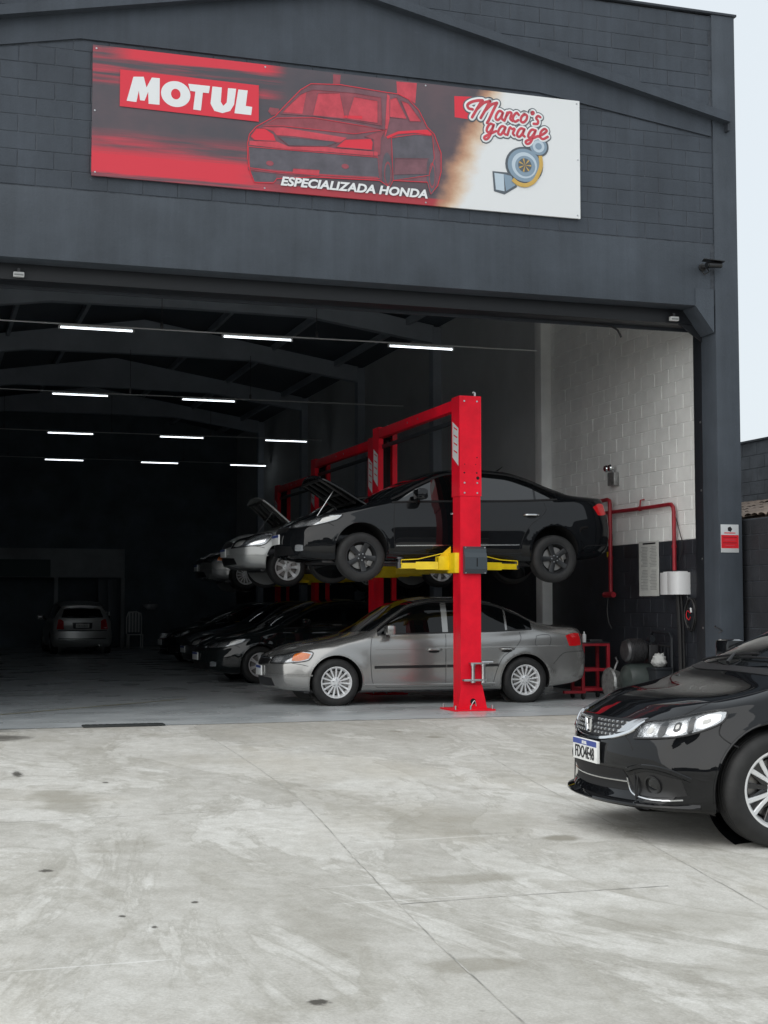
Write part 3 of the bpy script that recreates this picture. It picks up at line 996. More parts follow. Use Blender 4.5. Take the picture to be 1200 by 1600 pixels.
CFG_HATCH = dict(W=.825, r=.295, rim=.178, wheels=(.80, 3.25), bow=.28, bowp=2.4, vz=(.15, .25, .40, .52, .60, .70), vx=(.05, .03, .0, .0, .035, .09),
                 rbow=.12, rvz=(.25, .40, .62, .75, 1.0, 1.4), rvx=(.06, .0, .0, .05, .09, .42), gap=.055,
                 table=[(0.00, .80, .24, .53, .60, .66, .645, .50, .66), (0.12, .865, .20, .57, .655, .71, .705, .55, .725), (0.40, .945, .185, .65, .74, .745, .785, .59, .805),
                        (0.80, .985, .18, .745, .83, .765, .865, .63, .895), (1.02, .99, .18, .78, .88, .77, .92, .67, .95), (1.25, 1.0, .18, .80, .915, .772, .985, .71, 1.08),
                        (1.55, 1.0, .18, .81, .93, .772, 1.18, .66, 1.26), (1.88, 1.0, .18, .82, .94, .772, 1.36, .60, 1.42), (2.25, 1.0, .18, .825, .95, .77, 1.41, .57, 1.465),
                        (2.75, 1.0, .18, .83, .96, .77, 1.41, .56, 1.465), (3.15, 1.0, .18, .84, .97, .765, 1.38, .555, 1.44), (3.45, .99, .18, .85, .985, .755, 1.33, .55, 1.39),
                        (3.65, .975, .20, .85, 1.0, .735, 1.27, .545, 1.33), (3.80, .955, .25, .84, 1.0, .71, 1.22, .53, 1.28), (3.88, .94, .29, .82, .98, .70, 1.18, .52, 1.24)])


def lamp(car, root, bot, top, d, name='headlight', base='lamp_reflector', cells=(), nu=22, nv=8, sides=(-1, 1), lens=True, bezel=0.012):
    """Headlamp: reflector bed, bright bowls and a clear lens on top."""
    for s in sides:
        o = car.patch(name, base, root, bot, top, d, nu, nv, 0.003, sides=(s,))[0]
        ds = (d[0], d[1] * s, d[2])
        for ck, (t0, t1, b0, b1, m) in enumerate(cells):
            B, T = cr(bot, 40), cr(top, 40)
            def pt(t, b):
                i = t * 39; k = int(min(38, i)); f = i - k
                lo = B[k] * (1 - f) + B[k + 1] * f; hi = T[k] * (1 - f) + T[k + 1] * f
                return lo * (1 - b) + hi * b
            bb = [pt(t0 + (t1 - t0) * q, b0 + (b1 - b0) * .18 * abs(2 * q - 1) ** 2) for q in np.linspace(0, 1, 7)]
            tt = [pt(t0 + (t1 - t0) * q, b1 - (b1 - b0) * .18 * abs(2 * q - 1) ** 2) for q in np.linspace(0, 1, 7)]
            car.patch('lamp_cell', m, o, bb, tt, d, 10, 5, 0.0045 + .0006 * ck, sides=(s,))
        if lens:
            car.patch('lens', 'lens_clear', o, bot, top, d, nu, nv, 0.014, rim=0.0, sides=(s,))
        loop = list(bot) + list(reversed(top)) + [bot[0]]
        car.strip('lamp_bezel', 'trim_black', o, loop, d, w=bezel, th=.015, n=60, sides=(s,))


def plate(car, root, z, w=.40, h=.13, text='', x=None, blue=True, rear=False):
    d = (-1, 0, 0) if rear else (1, 0, 0)
    p, n = car.onto((0 if not rear else car.L, 0, z), d)
    sgn = 1 if rear else -1
    px = p.x + sgn * 0.022
    mb = MB().box(min(px, px - sgn * .02), max(px, px - sgn * .02), -w / 2, w / 2, z - h / 2, z + h / 2, .004)
    o = mb.build('licence_plate', 'plate_white', root)
    f = px + sgn * .0015
    if blue:
        MB().box(min(f, f - sgn * .001), max(f, f - sgn * .001), -w / 2 + .004, w / 2 - .004, z + h / 2 - .036, z + h / 2 - .004).build('plate_band', 'plate_blue', o)
    if text:
        me = text_mesh(text, .102, 'ink_black', bold=.0008, align='CENTER', sx=.78)
        t = link('plate_lettering', me, o)
        t.location = (f + sgn * .001, 0, z - h / 2 + .016)
        t.rotation_euler = (0, 0, R(-90) if not rear else R(90))
        if blue:
            t2 = link('plate_lettering', text_mesh('BRASIL', .026, 'plate_white', bold=.0006, align='CENTER'), o)
            t2.location = (f + sgn * .001, 0, z + h / 2 - .030); t2.rotation_euler = t.rotation_euler
    return o


def under_tray(car, root):
    mb = MB()
    L = car.L
    mb.box(0.5, L - .6, -.5, .5, .15, .20, .02)
    for xw in car.c['wheels']:
        mb.tube([(xw, -.75, car.c['r']), (xw, .75, car.c['r'])], .035, 8)
        mb.tube([(xw + .25, -.35, .18), (xw, -.70, car.c['r'] - .06)], .03, 6)
        mb.tube([(xw + .25, .35, .18), (xw, .70, car.c['r'] - .06)], .03, 6)
    mb.tube([(1.2, .12, .16), (3.4, .14, .15), (L - .2, .45, .22)], .032, 8)
    mb.build('underbody', 'dark_steel', root)


def sedan_2001(name, label, group, paint, style='multi', hood=None, front='amber', drop=0.0):
    cfg = dict(CFG_2001)
    if hood: cfg['hood_open'] = hood
    car = Car(cfg).make_body()
    root = thing(name, label, 'car', group=group)
    car.finish_body(root, paint)
    under_tray(car, root)
    car.skin_grid('windshield', 'tint_front', root, 1.12, 1.96, 7.12, 9, 20, 9, .004, .26, .03)
    car.skin_grid('rear_window', 'tint', root, 3.10, 3.72, 7.15, 9, 14, 9, .004, -.02, -.06)
    car.windows(root, [(1.43, 2.33), (2.41, 3.22), (3.25, 3.60)])
    car.strip('roof_moulding', 'trim_black', root, [(x, .54, 1.5) for x in (2.0, 2.4, 2.8, 3.1)], (0, 0, -1), .02, .006, 20, sides=(-1, 1))
    door1 = [(1.36, 1, .90), (1.335, 1, .80), (1.33, 1, .55), (1.36, 1, .30), (1.42, 1, .235)]
    sill = [(1.42, 1, .235), (2.3, 1, .23), (3.0, 1, .23)]
    doorB = [(2.37, 1, .93), (2.36, 1, .6), (2.365, 1, .24)]
    doorR = [(3.42, 1, .95), (3.43, 1, .86), (3.34, 1, .74), (3.17, 1, .62), (3.08, 1, .45), (3.02, 1, .235)]
    bump_f = [(.50, 1, .52), (.42, 1, .54), (.30, 1, .56)]
    bump_r = [(3.90, 1, .52), (4.05, 1, .66), (4.2, 1, .68), (4.36, 1, .69)]
    fuel = [(3.66, 1, .90), (3.64, 1, .78), (3.74, 1, .76), (3.85, 1, .78), (3.86, 1, .90), (3.75, 1, .915), (3.66, 1, .90)]
    car.gaps(root, [door1, doorB, doorR, sill, bump_f, bump_r, fuel])
    car.gaps(root, [[(.12, .55, 1), (.45, .60, 1), (.9, .655, 1), (1.28, .70, 1)], [(.12, 0.55, 1), (.07, .3, 1), (.06, 0, 1)]], (0, 0, -1), .008)
    car.strip('side_moulding', 'trim_black', root, [(1.38, 1, .50), (2.2, 1, .505), (2.36, 1, .507)], (0, -1, 0), .036, .014, 20, sides=(-1, 1))
    car.strip('side_moulding', 'trim_black', root, [(2.375, 1, .507), (2.8, 1, .51), (3.10, 1, .515)], (0, -1, 0), .036, .014, 20, sides=(-1, 1))
    car.strip('sill_moulding', paint, root, [(1.25, 1, .27), (2.2, 1, .262), (3.06, 1, .268)], (0, -1, 0), .03, .008, 30, sides=(-1, 1))
    car.strip('crease', paint, root, [(1.4, 1, .735), (2.4, 1, .745), (3.4, 1, .755), (4.1, 1, .765)], (0, -1, 0), .016, .003, 50, sides=(-1, 1))
    car.handles(root, (2.20, 3.22), paint, z=.725)
    car.mirror(root, 1.56, .905, paint)
    fb = [(.10, .40, .555), (.16, .56, .555), (.28, .70, .565), (.50, .81, .60)]
    ft = [(.14, .42, .635), (.22, .58, .665), (.36, .70, .70), (.56, .80, .70)]
    if front == 'amber':
        lamp(car, root, fb, ft, (.62, -.78, 0), cells=((.06, .36, .12, .85, 'lamp_bowl'), (.62, .98, .06, .94, 'amber')))
    else:
        fb = [(.08, .36, .52), (.16, .56, .53), (.28, .70, .55), (.50, .81, .58)]
        ft = [(.16, .40, .64), (.26, .58, .69), (.42, .70, .74), (.64, .79, .745)]
        lamp(car, root, fb, ft, (.62, -.78, 0), cells=((.45, .95, .1, .92, 'lamp_bowl'), (.05, .38, .12, .8, 'lamp_clear')))
    car.patch('grille', 'trim_black', root, [(0, -.36, .545), (0, 0, .525), (0, .36, .545)], [(0, -.37, .615), (0, 0, .615), (0, .37, .615)], (1, 0, 0), 16, 5, .004)
    car.strip('grille_bar', 'chrome', root, [(0, -.36, .62), (0, 0, .622), (0, .36, .62)], (1, 0, 0), .02, .008, 20)
    car.patch('bumper_opening', 'trim_black', root, [(0, -.5, .26), (0, 0, .25), (0, .5, .26)], [(0, -.46, .36), (0, 0, .375), (0, .46, .36)], (1, 0, 0), 16, 5, .003)
    car.strip('bumper_line', paint, root, [(0.5, .9, .40), (.15, .8, .41), (0, .4, .415), (0, 0, .415)], (.6, -.8, 0), .02, .006, 40, sides=(-1, 1))
    plate(car, root, .45)
    car.patch('taillight', 'tail_red', root, [(4.24, 1, .76), (4.34, 1, .76), (4.44, 1, .77)], [(4.20, 1, .90), (4.32, 1, .93), (4.44, 1, .93)], (-.45, -.9, 0), 10, 6, .005, sides=(-1, 1))
    car.patch('taillight', 'tail_red', root, [(4.46, .40, .76), (4.46, .55, .76), (4.46, .66, .76)], [(4.46, .38, .90), (4.46, .52, .92), (4.44, .64, .92)], (-1, 0, 0), 10, 6, .005, sides=(-1, 1))
    plate(car, root, .82, rear=True, blue=False)
    MB().tube([(2.05, .42, 1.40), (2.10, .42, 1.425), (2.16, .42, 1.43)], .012, 6).build('antenna_base', 'trim_black', root)
    car.add_wheels(root, style, drop)
    return root, car


def sedan_2006(name, label, group, paint, style='five', hood=None, drop=0.0, turn=0.0):
    cfg = dict(CFG_2006)
    if hood: cfg['hood_open'] = hood
    car = Car(cfg).make_body()
    root = thing(name, label, 'car', group=group)
    car.finish_body(root, paint)
    under_tray(car, root)
    car.skin_grid('windshield', 'tint_front', root, 1.10, 2.16, 7.12, 9, 20, 9, .004, .26, .03)
    car.skin_grid('rear_window', 'tint', root, 3.02, 3.92, 7.15, 9, 14, 9, .004, -.02, -.06)
    car.windows(root, [(1.36, 1.66), (1.69, 2.42), (2.50, 3.36), (3.39, 3.70)], bot=.020, trim='seam', tw=.034, glass='tint_side')
    door1 = [(1.40, 1, .92), (1.38, 1, .80), (1.375, 1, .5), (1.40, 1, .3), (1.46, 1, .235)]
    doorB = [(2.46, 1, .95), (2.45, 1, .6), (2.455, 1, .24)]
    doorR = [(3.50, 1, .97), (3.52, 1, .88), (3.44, 1, .78), (3.28, 1, .66), (3.18, 1, .5), (3.10, 1, .235)]
    sill = [(1.46, 1, .235), (2.4, 1, .23), (3.10, 1, .235)]
    bump_f = [(.58, 1, .62), (.50, 1, .66), (.40, 1, .67)]
    bump_r = [(4.06, 1, .36), (4.12, 1, .40), (4.3, 1, .41), (4.5, 1, .42)]
    car.gaps(root, [door1, doorB, doorR, sill, bump_f, bump_r])
    if not hood:
        car.gaps(root, [[(.16, .58, 1), (.5, .645, 1), (.95, .69, 1), (1.2, .73, 1)]], (0, 0, -1), .008)
    car.strip('side_moulding', 'satin_chrome', root, [(1.40, 1, .37), (2.2, 1, .385), (3.12, 1, .40)], (0, -1, 0), .020, .010, 40, sides=(-1, 1))
    car.strip('sill_moulding', paint, root, [(1.30, 1, .27), (2.2, 1, .255), (3.16, 1, .27)], (0, -1, 0), .05, .012, 30, sides=(-1, 1))
    car.handles(root, (2.27, 3.30), 'satin_chrome', z=.80, w=.22)
    car.mirror(root, 1.70, .95, paint, (.14, .21, .14))
    fb = [(.14, .36, .60), (.22, .56, .60), (.36, .70, .625), (.62, .82, .70)]
    ft = [(.20, .40, .665), (.30, .58, .695), (.46, .70, .735), (.70, .81, .765)]
    lamp(car, root, fb, ft, (.62, -.78, 0), cells=((.04, .28, .1, .9, 'lamp_bowl'), (.36, .60, .1, .9, 'lamp_bowl'), (.66, .97, .12, .88, 'lamp_clear')))
    car.patch('grille', 'trim_black', root, [(0, -.34, .555), (0, 0, .54), (0, .34, .555)], [(0, -.36, .615), (0, 0, .615), (0, .36, .615)], (1, 0, 0), 16, 5, .004)
    car.strip('grille_bar', 'chrome', root, [(0, -.36, .62), (0, 0, .622), (0, .36, .62)], (1, 0, 0), .03, .008, 20)
    car.patch('bumper_opening', 'trim_black', root, [(0, -.55, .25), (0, 0, .24), (0, .55, .25)], [(0, -.48, .36), (0, 0, .38), (0, .48, .36)], (1, 0, 0), 16, 5, .003)
    car.patch('fog_lamp', 'lamp_bowl', root, [(.1, .58, .30), (.14, .63, .295), (.2, .68, .30)], [(.1, .58, .37), (.14, .63, .38), (.2, .68, .37)], (.8, -.6, 0), 8, 5, .006, sides=(-1, 1))
    plate(car, root, .46)
    car.patch('taillight', 'tail_red', root, [(4.40, 1, .82), (4.48, 1, .82), (4.56, 1, .84)], [(4.33, 1, .93), (4.44, 1, .98), (4.56, 1, .97)], (-.45, -.9, 0), 10, 6, .005, sides=(-1, 1))
    car.patch('taillight', 'tail_red', root, [(4.5, .44, .82), (4.5, .55, .82), (4.5, .66, .82)], [(4.5, .42, .95), (4.5, .55, .97), (4.5, .64, .97)], (-1, 0, 0), 10, 6, .005, sides=(-1, 1))
    MB().tube([(3.05, 0, 1.42), (3.14, 0, 1.47), (3.22, 0, 1.53)], [.02, .012, .004], 6).build('roof_antenna', 'trim_black', root)
    car.add_wheels(root, style, drop, turn)
    return root, car


def sedan_2014(name, label, group, paint, style='blade', detail=True, turn=0.0, text=''):
    car = Car(dict(CFG_2014)).make_body()
    root = thing(name, label, 'car', group=group)
    car.finish_body(root, paint)
    under_tray(car, root)
    car.skin_grid('windshield', 'tint_front', root, 1.16, 2.16, 7.10, 9, 24, 10, .004, .26, .03)
    car.skin_grid('rear_window', 'tint', root, 3.02, 3.92, 7.15, 9, 14, 9, .004, -.02, -.06)
    car.windows(root, [(1.38, 1.64), (1.67, 2.42), (2.50, 3.36), (3.39, 3.70)], bot=.016, trim='chrome' if detail else 'trim_black')
    door1 = [(1.40, 1, .92), (1.38, 1, .80), (1.375, 1, .5), (1.40, 1, .3), (1.46, 1, .235)]
    doorB = [(2.46, 1, .95), (2.45, 1, .6), (2.455, 1, .24)]
    doorR = [(3.50, 1, .97), (3.52, 1, .88), (3.44, 1, .78), (3.28, 1, .66), (3.18, 1, .5), (3.10, 1, .235)]
    car.gaps(root, [door1, doorB, doorR, [(1.46, 1, .235), (2.4, 1, .23), (3.10, 1, .235)],
                    [(.57, 1, .73), (.545, 1, .68), (.53, 1, .63), (.58, 1, .585), (.64, 1, .56)], [(4.02, 1, .5), (4.08, 1, .7), (4.38, 1, .75)]], w=.008)
    car.gaps(root, [[(.10, .50, 1), (.30, .62, 1), (.6, .695, 1), (.95, .725, 1), (1.22, .74, 1)],
                    [(.10, .50, 1), (.06, .25, 1), (.05, 0, 1)], [(1.12, 0, 1), (1.16, .35, 1), (1.27, .70, 1)]], (0, 0, -1), .009)
    # cowl panel under the wipers
    car.patch('cowl', 'trim_black', root, [(1.135, -.70, 1), (1.05, 0, 1), (1.135, .70, 1)][0:1] + [(1.10, -.45, 1), (1.085, 0, 1), (1.10, .45, 1), (1.20, .70, 1)],
              [(1.28, -.68, 1), (1.20, -.45, 1), (1.165, 0, 1), (1.20, .45, 1), (1.30, .68, 1)], (0, 0, -1), 30, 4, .005)
    car.handles(root, (2.27, 3.30), paint, z=.80, w=.22)
    car.mirror(root, 1.66, .95, paint, (.14, .21, .14))
    fb = [(.10, .49, .585), (.18, .62, .595), (.30, .735, .615), (.42, .80, .65), (.54, .83, .70)]
    ft = [(.14, .51, .66), (.23, .63, .69), (.35, .725, .72), (.46, .79, .745), (.57, .825, .755)]
    lamp(car, root, fb, ft, (.60, -.80, 0), nu=30, cells=((.05, .25, .10, .90, 'lamp_bowl'), (.26, .345, .04, .94, 'lamp_dark'), (.36, .57, .08, .92, 'lamp_bowl'),
                                                 (.585, .65, .04, .95, 'lamp_dark'), (.67, .95, .12, .86, 'lamp_bowl'), (.12, .19, .30, .72, 'lamp_clear'), (.43, .51, .26, .74, 'lamp_dark'), (.45, .49, .38, .62, 'lamp_clear'), (.74, .84, .34, .62, 'lamp_clear')))
    # upper grille with honeycomb studs, chrome U bar and emblem
    gb = [(0, -.44, .625), (0, -.25, .585), (0, 0, .572), (0, .25, .585), (0, .44, .625)]
    gt = [(0, -.47, .69), (0, -.25, .685), (0, 0, .685), (0, .25, .685), (0, .47, .69)]
    gr = car.patch('grille', 'trim_black', root, gb, gt, (1, 0, 0), 26, 5, .003)[0]
    if detail:
        st = MB()
        for row in range(4):
            z = .595 + row * .024
            for k in range(-9, 10):
                y = k * .044 + (row % 2) * .022
                if abs(y) > .40 - (.685 - z) * 1.0 or abs(y) < .065: continue
                p, n = car.onto((0, y, z), (1, 0, 0))
                st.box(p.x - .012, p.x + .004, y - .006, y + .006, z - .007, z + .007, .002)
        tag(st.build('grille_studs', 'satin_chrome', gr), kind='stuff')
    car.strip('grille_bar', 'chrome', root, [(0, -.50, .675), (0, -.42, .615), (0, -.25, .572), (0, 0, .556), (0, .25, .572), (0, .42, .615), (0, .50, .675)], (1, 0, 0), .024, .014, 50)
    for s in (-1, 1):
        car.patch('grille_wing', 'satin_chrome', root, [(0, .32, .605), (0, .40, .62), (0, .46, .655)], [(0, .38, .665), (0, .43, .685), (0, .485, .695)], (1, 0, 0), 10, 5, .008, sides=(s,))
    if detail:
        p, n = car.onto((0, 0, .632), (1, 0, 0))
        X = p.x - .026
        em = MB()
        fr = [(X, -.050, .672), (X, 0, .676), (X, .050, .672), (X, .046, .63), (X, .034, .592), (X, 0, .588), (X, -.034, .592), (X, -.046, .63)]
        em.tube(fr, .0055, 6, closed=True)
        for s in (-1, 1):
            em.tube([(X, s * .031, .664), (X, s * .024, .632), (X, s * .017, .600)], [.0065, .006, .0055], 6)
        em.tube([(X, -.024, .634), (X, .024, .634)], .0055, 6)
        em.build('emblem', 'chrome', gr)
    # lower intake, bar across it, fog lamp recesses, chin spoiler
    lo = car.patch('bumper_opening', 'seam', root, [(0, -.47, .285), (0, 0, .275), (0, .47, .285)], [(0, -.40, .40), (0, 0, .405), (0, .40, .40)], (1, 0, 0), 20, 5, .003)[0]
    car.strip('intake_bar', 'satin_chrome', lo, [(0, -.42, .338), (0, 0, .332), (0, .42, .338)], (1, 0, 0), .012, .010, 20)
    for s in (-1, 1):
        fg = car.patch('fog_recess', 'trim_black', root, [(0, .54, .275), (.1, .64, .265), (.28, .78, .285)], [(0, .51, .37), (.1, .62, .405), (.26, .76, .375)], (.75, -.66, 0), 16, 6, .003, sides=(s,))[0]
        p, n = car.onto((.1, .655 * s, .335), (.75, -.66 * s, 0))
        M_ = Vector((0, 0, 1)).rotation_difference(n).to_matrix().to_4x4(); M_.translation = p
        f1 = MB().lathe([(.056, -.01), (.056, .012), (.047, .014), (.044, .0)], 24, 'z'); f1.v = [tuple(M_ @ Vector(q)) for q in f1.v]
        fo = f1.build('fog_lamp', 'trim_black', fg)
        f2 = MB().lathe([(0, .010), (.03, .008), (.043, .002)], 20, 'z'); f2.v = [tuple(M_ @ Vector(q)) for q in f2.v]
        f2.build('fog_lens', 'tint_front', fo)
        car.strip('fog_bezel', 'satin_chrome', root, [(0, .495, .36), (0, .50, .32), (0, .52, .285), (.02, .56, .262), (.10, .66, .25), (.24, .78, .262)], (.75, -.66, 0), .012, .007, 40, sides=(s,))
        car.strip('fog_brow', paint, root, [(0, .50, .405), (.05, .60, .432), (.16, .72, .425), (.30, .80, .375)], (.75, -.66, 0), .028, .012, 30, sides=(s,))
    # chin spoiler
    sp = MB()
    G = []
    for y in np.linspace(-.80, .80, 41):
        p, n = car.onto((0, y, .235), (1, 0, 0)) if abs(y) < .66 else car.onto((.35, y, .235), (.55, -np.sign(y) * .8, 0))
        ox, oy = n.x, n.y
        pr = .05 * max(.02, 1 - (abs(y) / .80) ** 3)
        G.append([(p.x, p.y, .238), (p.x + ox * pr, p.y + oy * pr, .226), (p.x + ox * (pr + .003), p.y + oy * (pr + .003), .216), (p.x + ox * pr * .9, p.y + oy * pr * .9, .208), (p.x - ox * .01, p.y - oy * .01, .200)])
    sp.grid(G).build('chin_spoiler', paint, root)
    plate(car, root, .478, text=text)
    if detail:
        for s, xa in ((-1, .56), (1, .02)):
            w = MB()
            base = car.surf(1.20 + .04, 8.2 if s < 0 else 8.8, s)
            y0 = -.42 if s < 0 else .12
            p0, _ = car.onto((car.q(1.17), y0, 1), (0, 0, -1)); p1, _ = car.onto((car.q(1.34), y0 - .22, 1.1), (0, 0, -1)); p2, _ = car.onto((car.q(1.27), y0 + .48, 1.1), (0, 0, -1))
            pm = p1.lerp(p2, .38)
            w.tube([p0 + Vector((0, 0, .02)), pm + Vector((-.03, 0, .035))], [.013, .008], 6)
            q = [p1.lerp(p2, t) for t in np.linspace(0, 1, 7)]
            q = [car.onto(k + Vector((0, 0, .1)), (0, 0, -1))[0] + Vector((-.012, 0, .014)) for k in q]
            w.tube(q, .008, 6)
            w.build('wiper', 'trim_black', root)
    car.patch('taillight', 'tail_red', root, [(4.28, 1, .82), (4.36, 1, .82), (4.46, 1, .84)], [(4.20, 1, .96), (4.33, 1, .98), (4.46, 1, .97)], (-.45, -.9, 0), 10, 6, .005, sides=(-1, 1))
    car.add_wheels(root, style, 0, turn)
    return root, car


def hatchback(name, label, group, paint):
    car = Car(dict(CFG_HATCH)).make_body()
    root = thing(name, label, 'car', group=group)
    car.finish_body(root, paint)
    under_tray(car, root)
    L = car.L
    car.skin_grid('windshield', 'tint_front', root, 1.05, 1.86, 7.12, 9, 16, 8, .004, .24, .03)
    car.windows(root, [(1.33, 2.28), (2.36, 3.10), (3.14, 3.60)])
    gaps = [[(2.32, 1, .93), (2.31, 1, .6), (2.32, 1, .24)], [(1.27, 1, .9), (1.26, 1, .55), (1.33, 1, .235)]]
    car.gaps(root, gaps)
    car.patch('rear_window', 'tint', root, [(L, -.56, 1.0), (L, 0, .985), (L, .56, 1.0)], [(L, -.48, 1.22), (L, 0, 1.245), (L, .48, 1.22)], (-1, 0, 0), 16, 7, .004)
    car.patch('plate_recess', 'trim_black', root, [(L, -.25, .70), (L, 0, .695), (L, .25, .70)], [(L, -.27, .86), (L, 0, .865), (L, .27, .86)], (-1, 0, 0), 12, 5, .003)
    plate(car, root, .775, w=.36, h=.11, rear=True, blue=False, text='')
    lt = link('plate_lettering', text_mesh('DKA5B22', .085, 'ink_grey', bold=.002, align='CENTER', sx=.8), root)
    p, n = car.onto((L, 0, .775), (-1, 0, 0))
    lt.location = (p.x + .026, 0, .745); lt.rotation_euler = (0, 0, R(90))
    for s in (-1, 1):
        car.patch('taillight', 'tail_red', root, [(L, .50, .68), (L, .60, .68), (L, .69, .68)], [(L, .50, .90), (L, .58, .95), (L, .64, .95)], (-1, 0, 0), 8, 6, .005, sides=(s,))
    car.strip('bumper_line', 'trim_black', root, [(L, -.66, .645), (L, 0, .64), (L, .66, .645)], (-1, 0, 0), .03, .004, 24)
    car.strip('bumper_line', 'trim_black', root, [(L, -.64, .43), (L, 0, .425), (L, .64, .43)], (-1, 0, 0), .022, .004, 24)
    car.strip('bumper_lip', paint, root, [(L, -.6, .40), (L, 0, .395), (L, .6, .40)], (-1, 0, 0), .03, .02, 24)
    MB().tube([(L - .3, .45, .24), (L + .02, .45, .25)], .03, 10).build('exhaust_tip', 'chrome', root)
    car.mirror(root, 1.46, .91, paint)
    car.add_wheels(root, 'hub')
    return root, car

# ------------------------------------------------------------------ ground, floor, road
FY = 16.27          # front plane of the garage
XR = 10.03          # outer right edge of the front
XW = 9.85           # inner face of the right wall
XL = -0.80
YB = 47.0           # back wall
APX, APZ = 4.65, 8.70

g = MB().add([(-90, -90, 0), (140, -90, 0), (140, 140, 0), (-90, 140, 0)], [(0, 1, 2, 3)]).build('apron', 'concrete', smooth=False)
tag(g, 'pale worn concrete yard in front of the garage', kind='structure')
fl = MB().add([(XL, FY - .02, .004), (XW, FY - .02, .004), (XW, YB, .004), (XL, YB, .004)], [(0, 1, 2, 3)]).build('garage_floor', 'floor', smooth=False)
tag(fl, 'grey painted workshop floor with a dull shine', kind='structure')
rd = MB().add([(-90, -30, .004), (140, -30, .004), (140, -7, .004), (-90, -7, .004)], [(0, 1, 2, 3)]).build('road', 'asphalt', smooth=False)
tag(rd, 'asphalt street passing in front of the yard', kind='structure')


def crack(pts, w, parent, name='joint', m='joint_dark', n=40, wob=.0018):
    P = cr(pts, n)
    vs = []
    for i, p in enumerate(P):
        t = P[min(n - 1, i + 1)] - P[max(0, i - 1)]; t = t / np.linalg.norm(t); s = np.array([-t[1], t[0]])
        o = rng.normal(0, wob); ww = w * rng.uniform(.35, 1.2)
        for k in (-1, 1): vs.append((p[0] + s[0] * (o + k * ww / 2), p[1] + s[1] * (o + k * ww / 2), .0022))
    MB().add(vs, [(2 * i, 2 * i + 1, 2 * i + 3, 2 * i + 2) for i in range(n - 1)]).build(name, m, parent, smooth=False)


crack([(2.90, 16.2), (2.56, 10.32), (2.12, 6.69), (1.95, 5.19), (1.86, 4.2), (1.6, 1.5)], .007, g, n=90)
crack([(2.08, 6.27), (2.6, 6.29), (3.44, 6.28)], .009, g)
crack([(-.5, 9.30), (.5, 9.33), (2.34, 9.44)], .008, g)
crack([(2.4, 12.9), (4.6, 13.0), (7.6, 13.1)], .006, g)
crack([(5.6, 15.8), (4.6, 10.9), (3.9, 7.2), (3.3, 4.2)], .005, g, n=80)
ln = MB().add([(.9, 18.3, .008), (3.6, 20.6, .008), (3.6, 20.68, .008), (.9, 18.38, .008)], [(0, 1, 2, 3)]).build('floor_line', 'water_yellow', fl, smooth=False)

dg_ = thing('floor_grate', 'narrow black drain cover lying at the edge of the painted floor', 'drain', (1.70, 16.18, 0))
dm = MB().box(0, .90, 0, .20, .005, .022, .003)
dm.build('grate_frame', 'drain_iron', dg_)
for k in range(11):
    MB().box(.03 + k * .077, .03 + k * .077 + .045, .03, .17, .018, .026, .002).build('grate_bar', 'drain_iron', dg_)

# ------------------------------------------------------------------ garage front


def lip_z(x):       # underside of the projecting gable lip
    return APZ - .207 * abs(x - APX)


def low_z(x):       # underside of the gable beam
    return float(np.interp(x, [XL, 1.57, 7.22, 9.69, 10.1], [7.29, 7.765, 7.765, 7.44, 7.38]))


garage = thing('garage_building', 'dark grey block garage front with wide open doorway and gable beam', 'building', (0, 0, 0))
wall = MB()
wall.prism([(XL, 5.22), (9.70, 5.22), (9.70, 9.06), (XL, 9.06)], 'y', FY + .006, FY + .19)
front_wall = wall.build('front_wall', 'mortar', garage, smooth=False)
BLK = {}


def clip_poly(poly, a, b, c):
    """keep a*x + b*z <= c"""
    out = []
    for i in range(len(poly)):
        p, q = poly[i], poly[(i + 1) % len(poly)]
        dp, dq = a * p[0] + b * p[1] - c, a * q[0] + b * q[1] - c
        if dp <= 0: out.append(p)
        if dp * dq < 0:
            t = dp / (dp - dq); out.append((p[0] + (q[0] - p[0]) * t, p[1] + (q[1] - p[1]) * t))
    return out


def block_mesh(poly, m, depth=.012, ch=.006):
    """Block face polygon in local (u, z) about its first corner, chamfered, facing -y."""
    key = (tuple((round(p[0], 3), round(p[1], 3)) for p in poly), m)
    if key in BLK: return BLK[key]
    n = len(poly)
    cx, cz = sum(p[0] for p in poly) / n, sum(p[1] for p in poly) / n
    inn = []
    for p in poly:
        dx, dz = cx - p[0], cz - p[1]
        inn.append((p[0] + math.copysign(min(ch, abs(dx) * .6), dx), p[1] + math.copysign(min(ch, abs(dz) * .6), dz)))
    vs = [(p[0], depth, p[1]) for p in poly] + [(p[0], .004, p[1]) for p in poly] + [(p[0], 0, p[1]) for p in inn]
    fs = [tuple(range(2 * n, 3 * n))]
    for i in range(n):
        j = (i + 1) % n
        fs += [(i, j, n + j, n + i), (n + i, n + j, 2 * n + j, 2 * n + i)]
    me = MB().add(vs, fs).mesh('block', m, smooth=False)
    BLK[key] = me
    return me


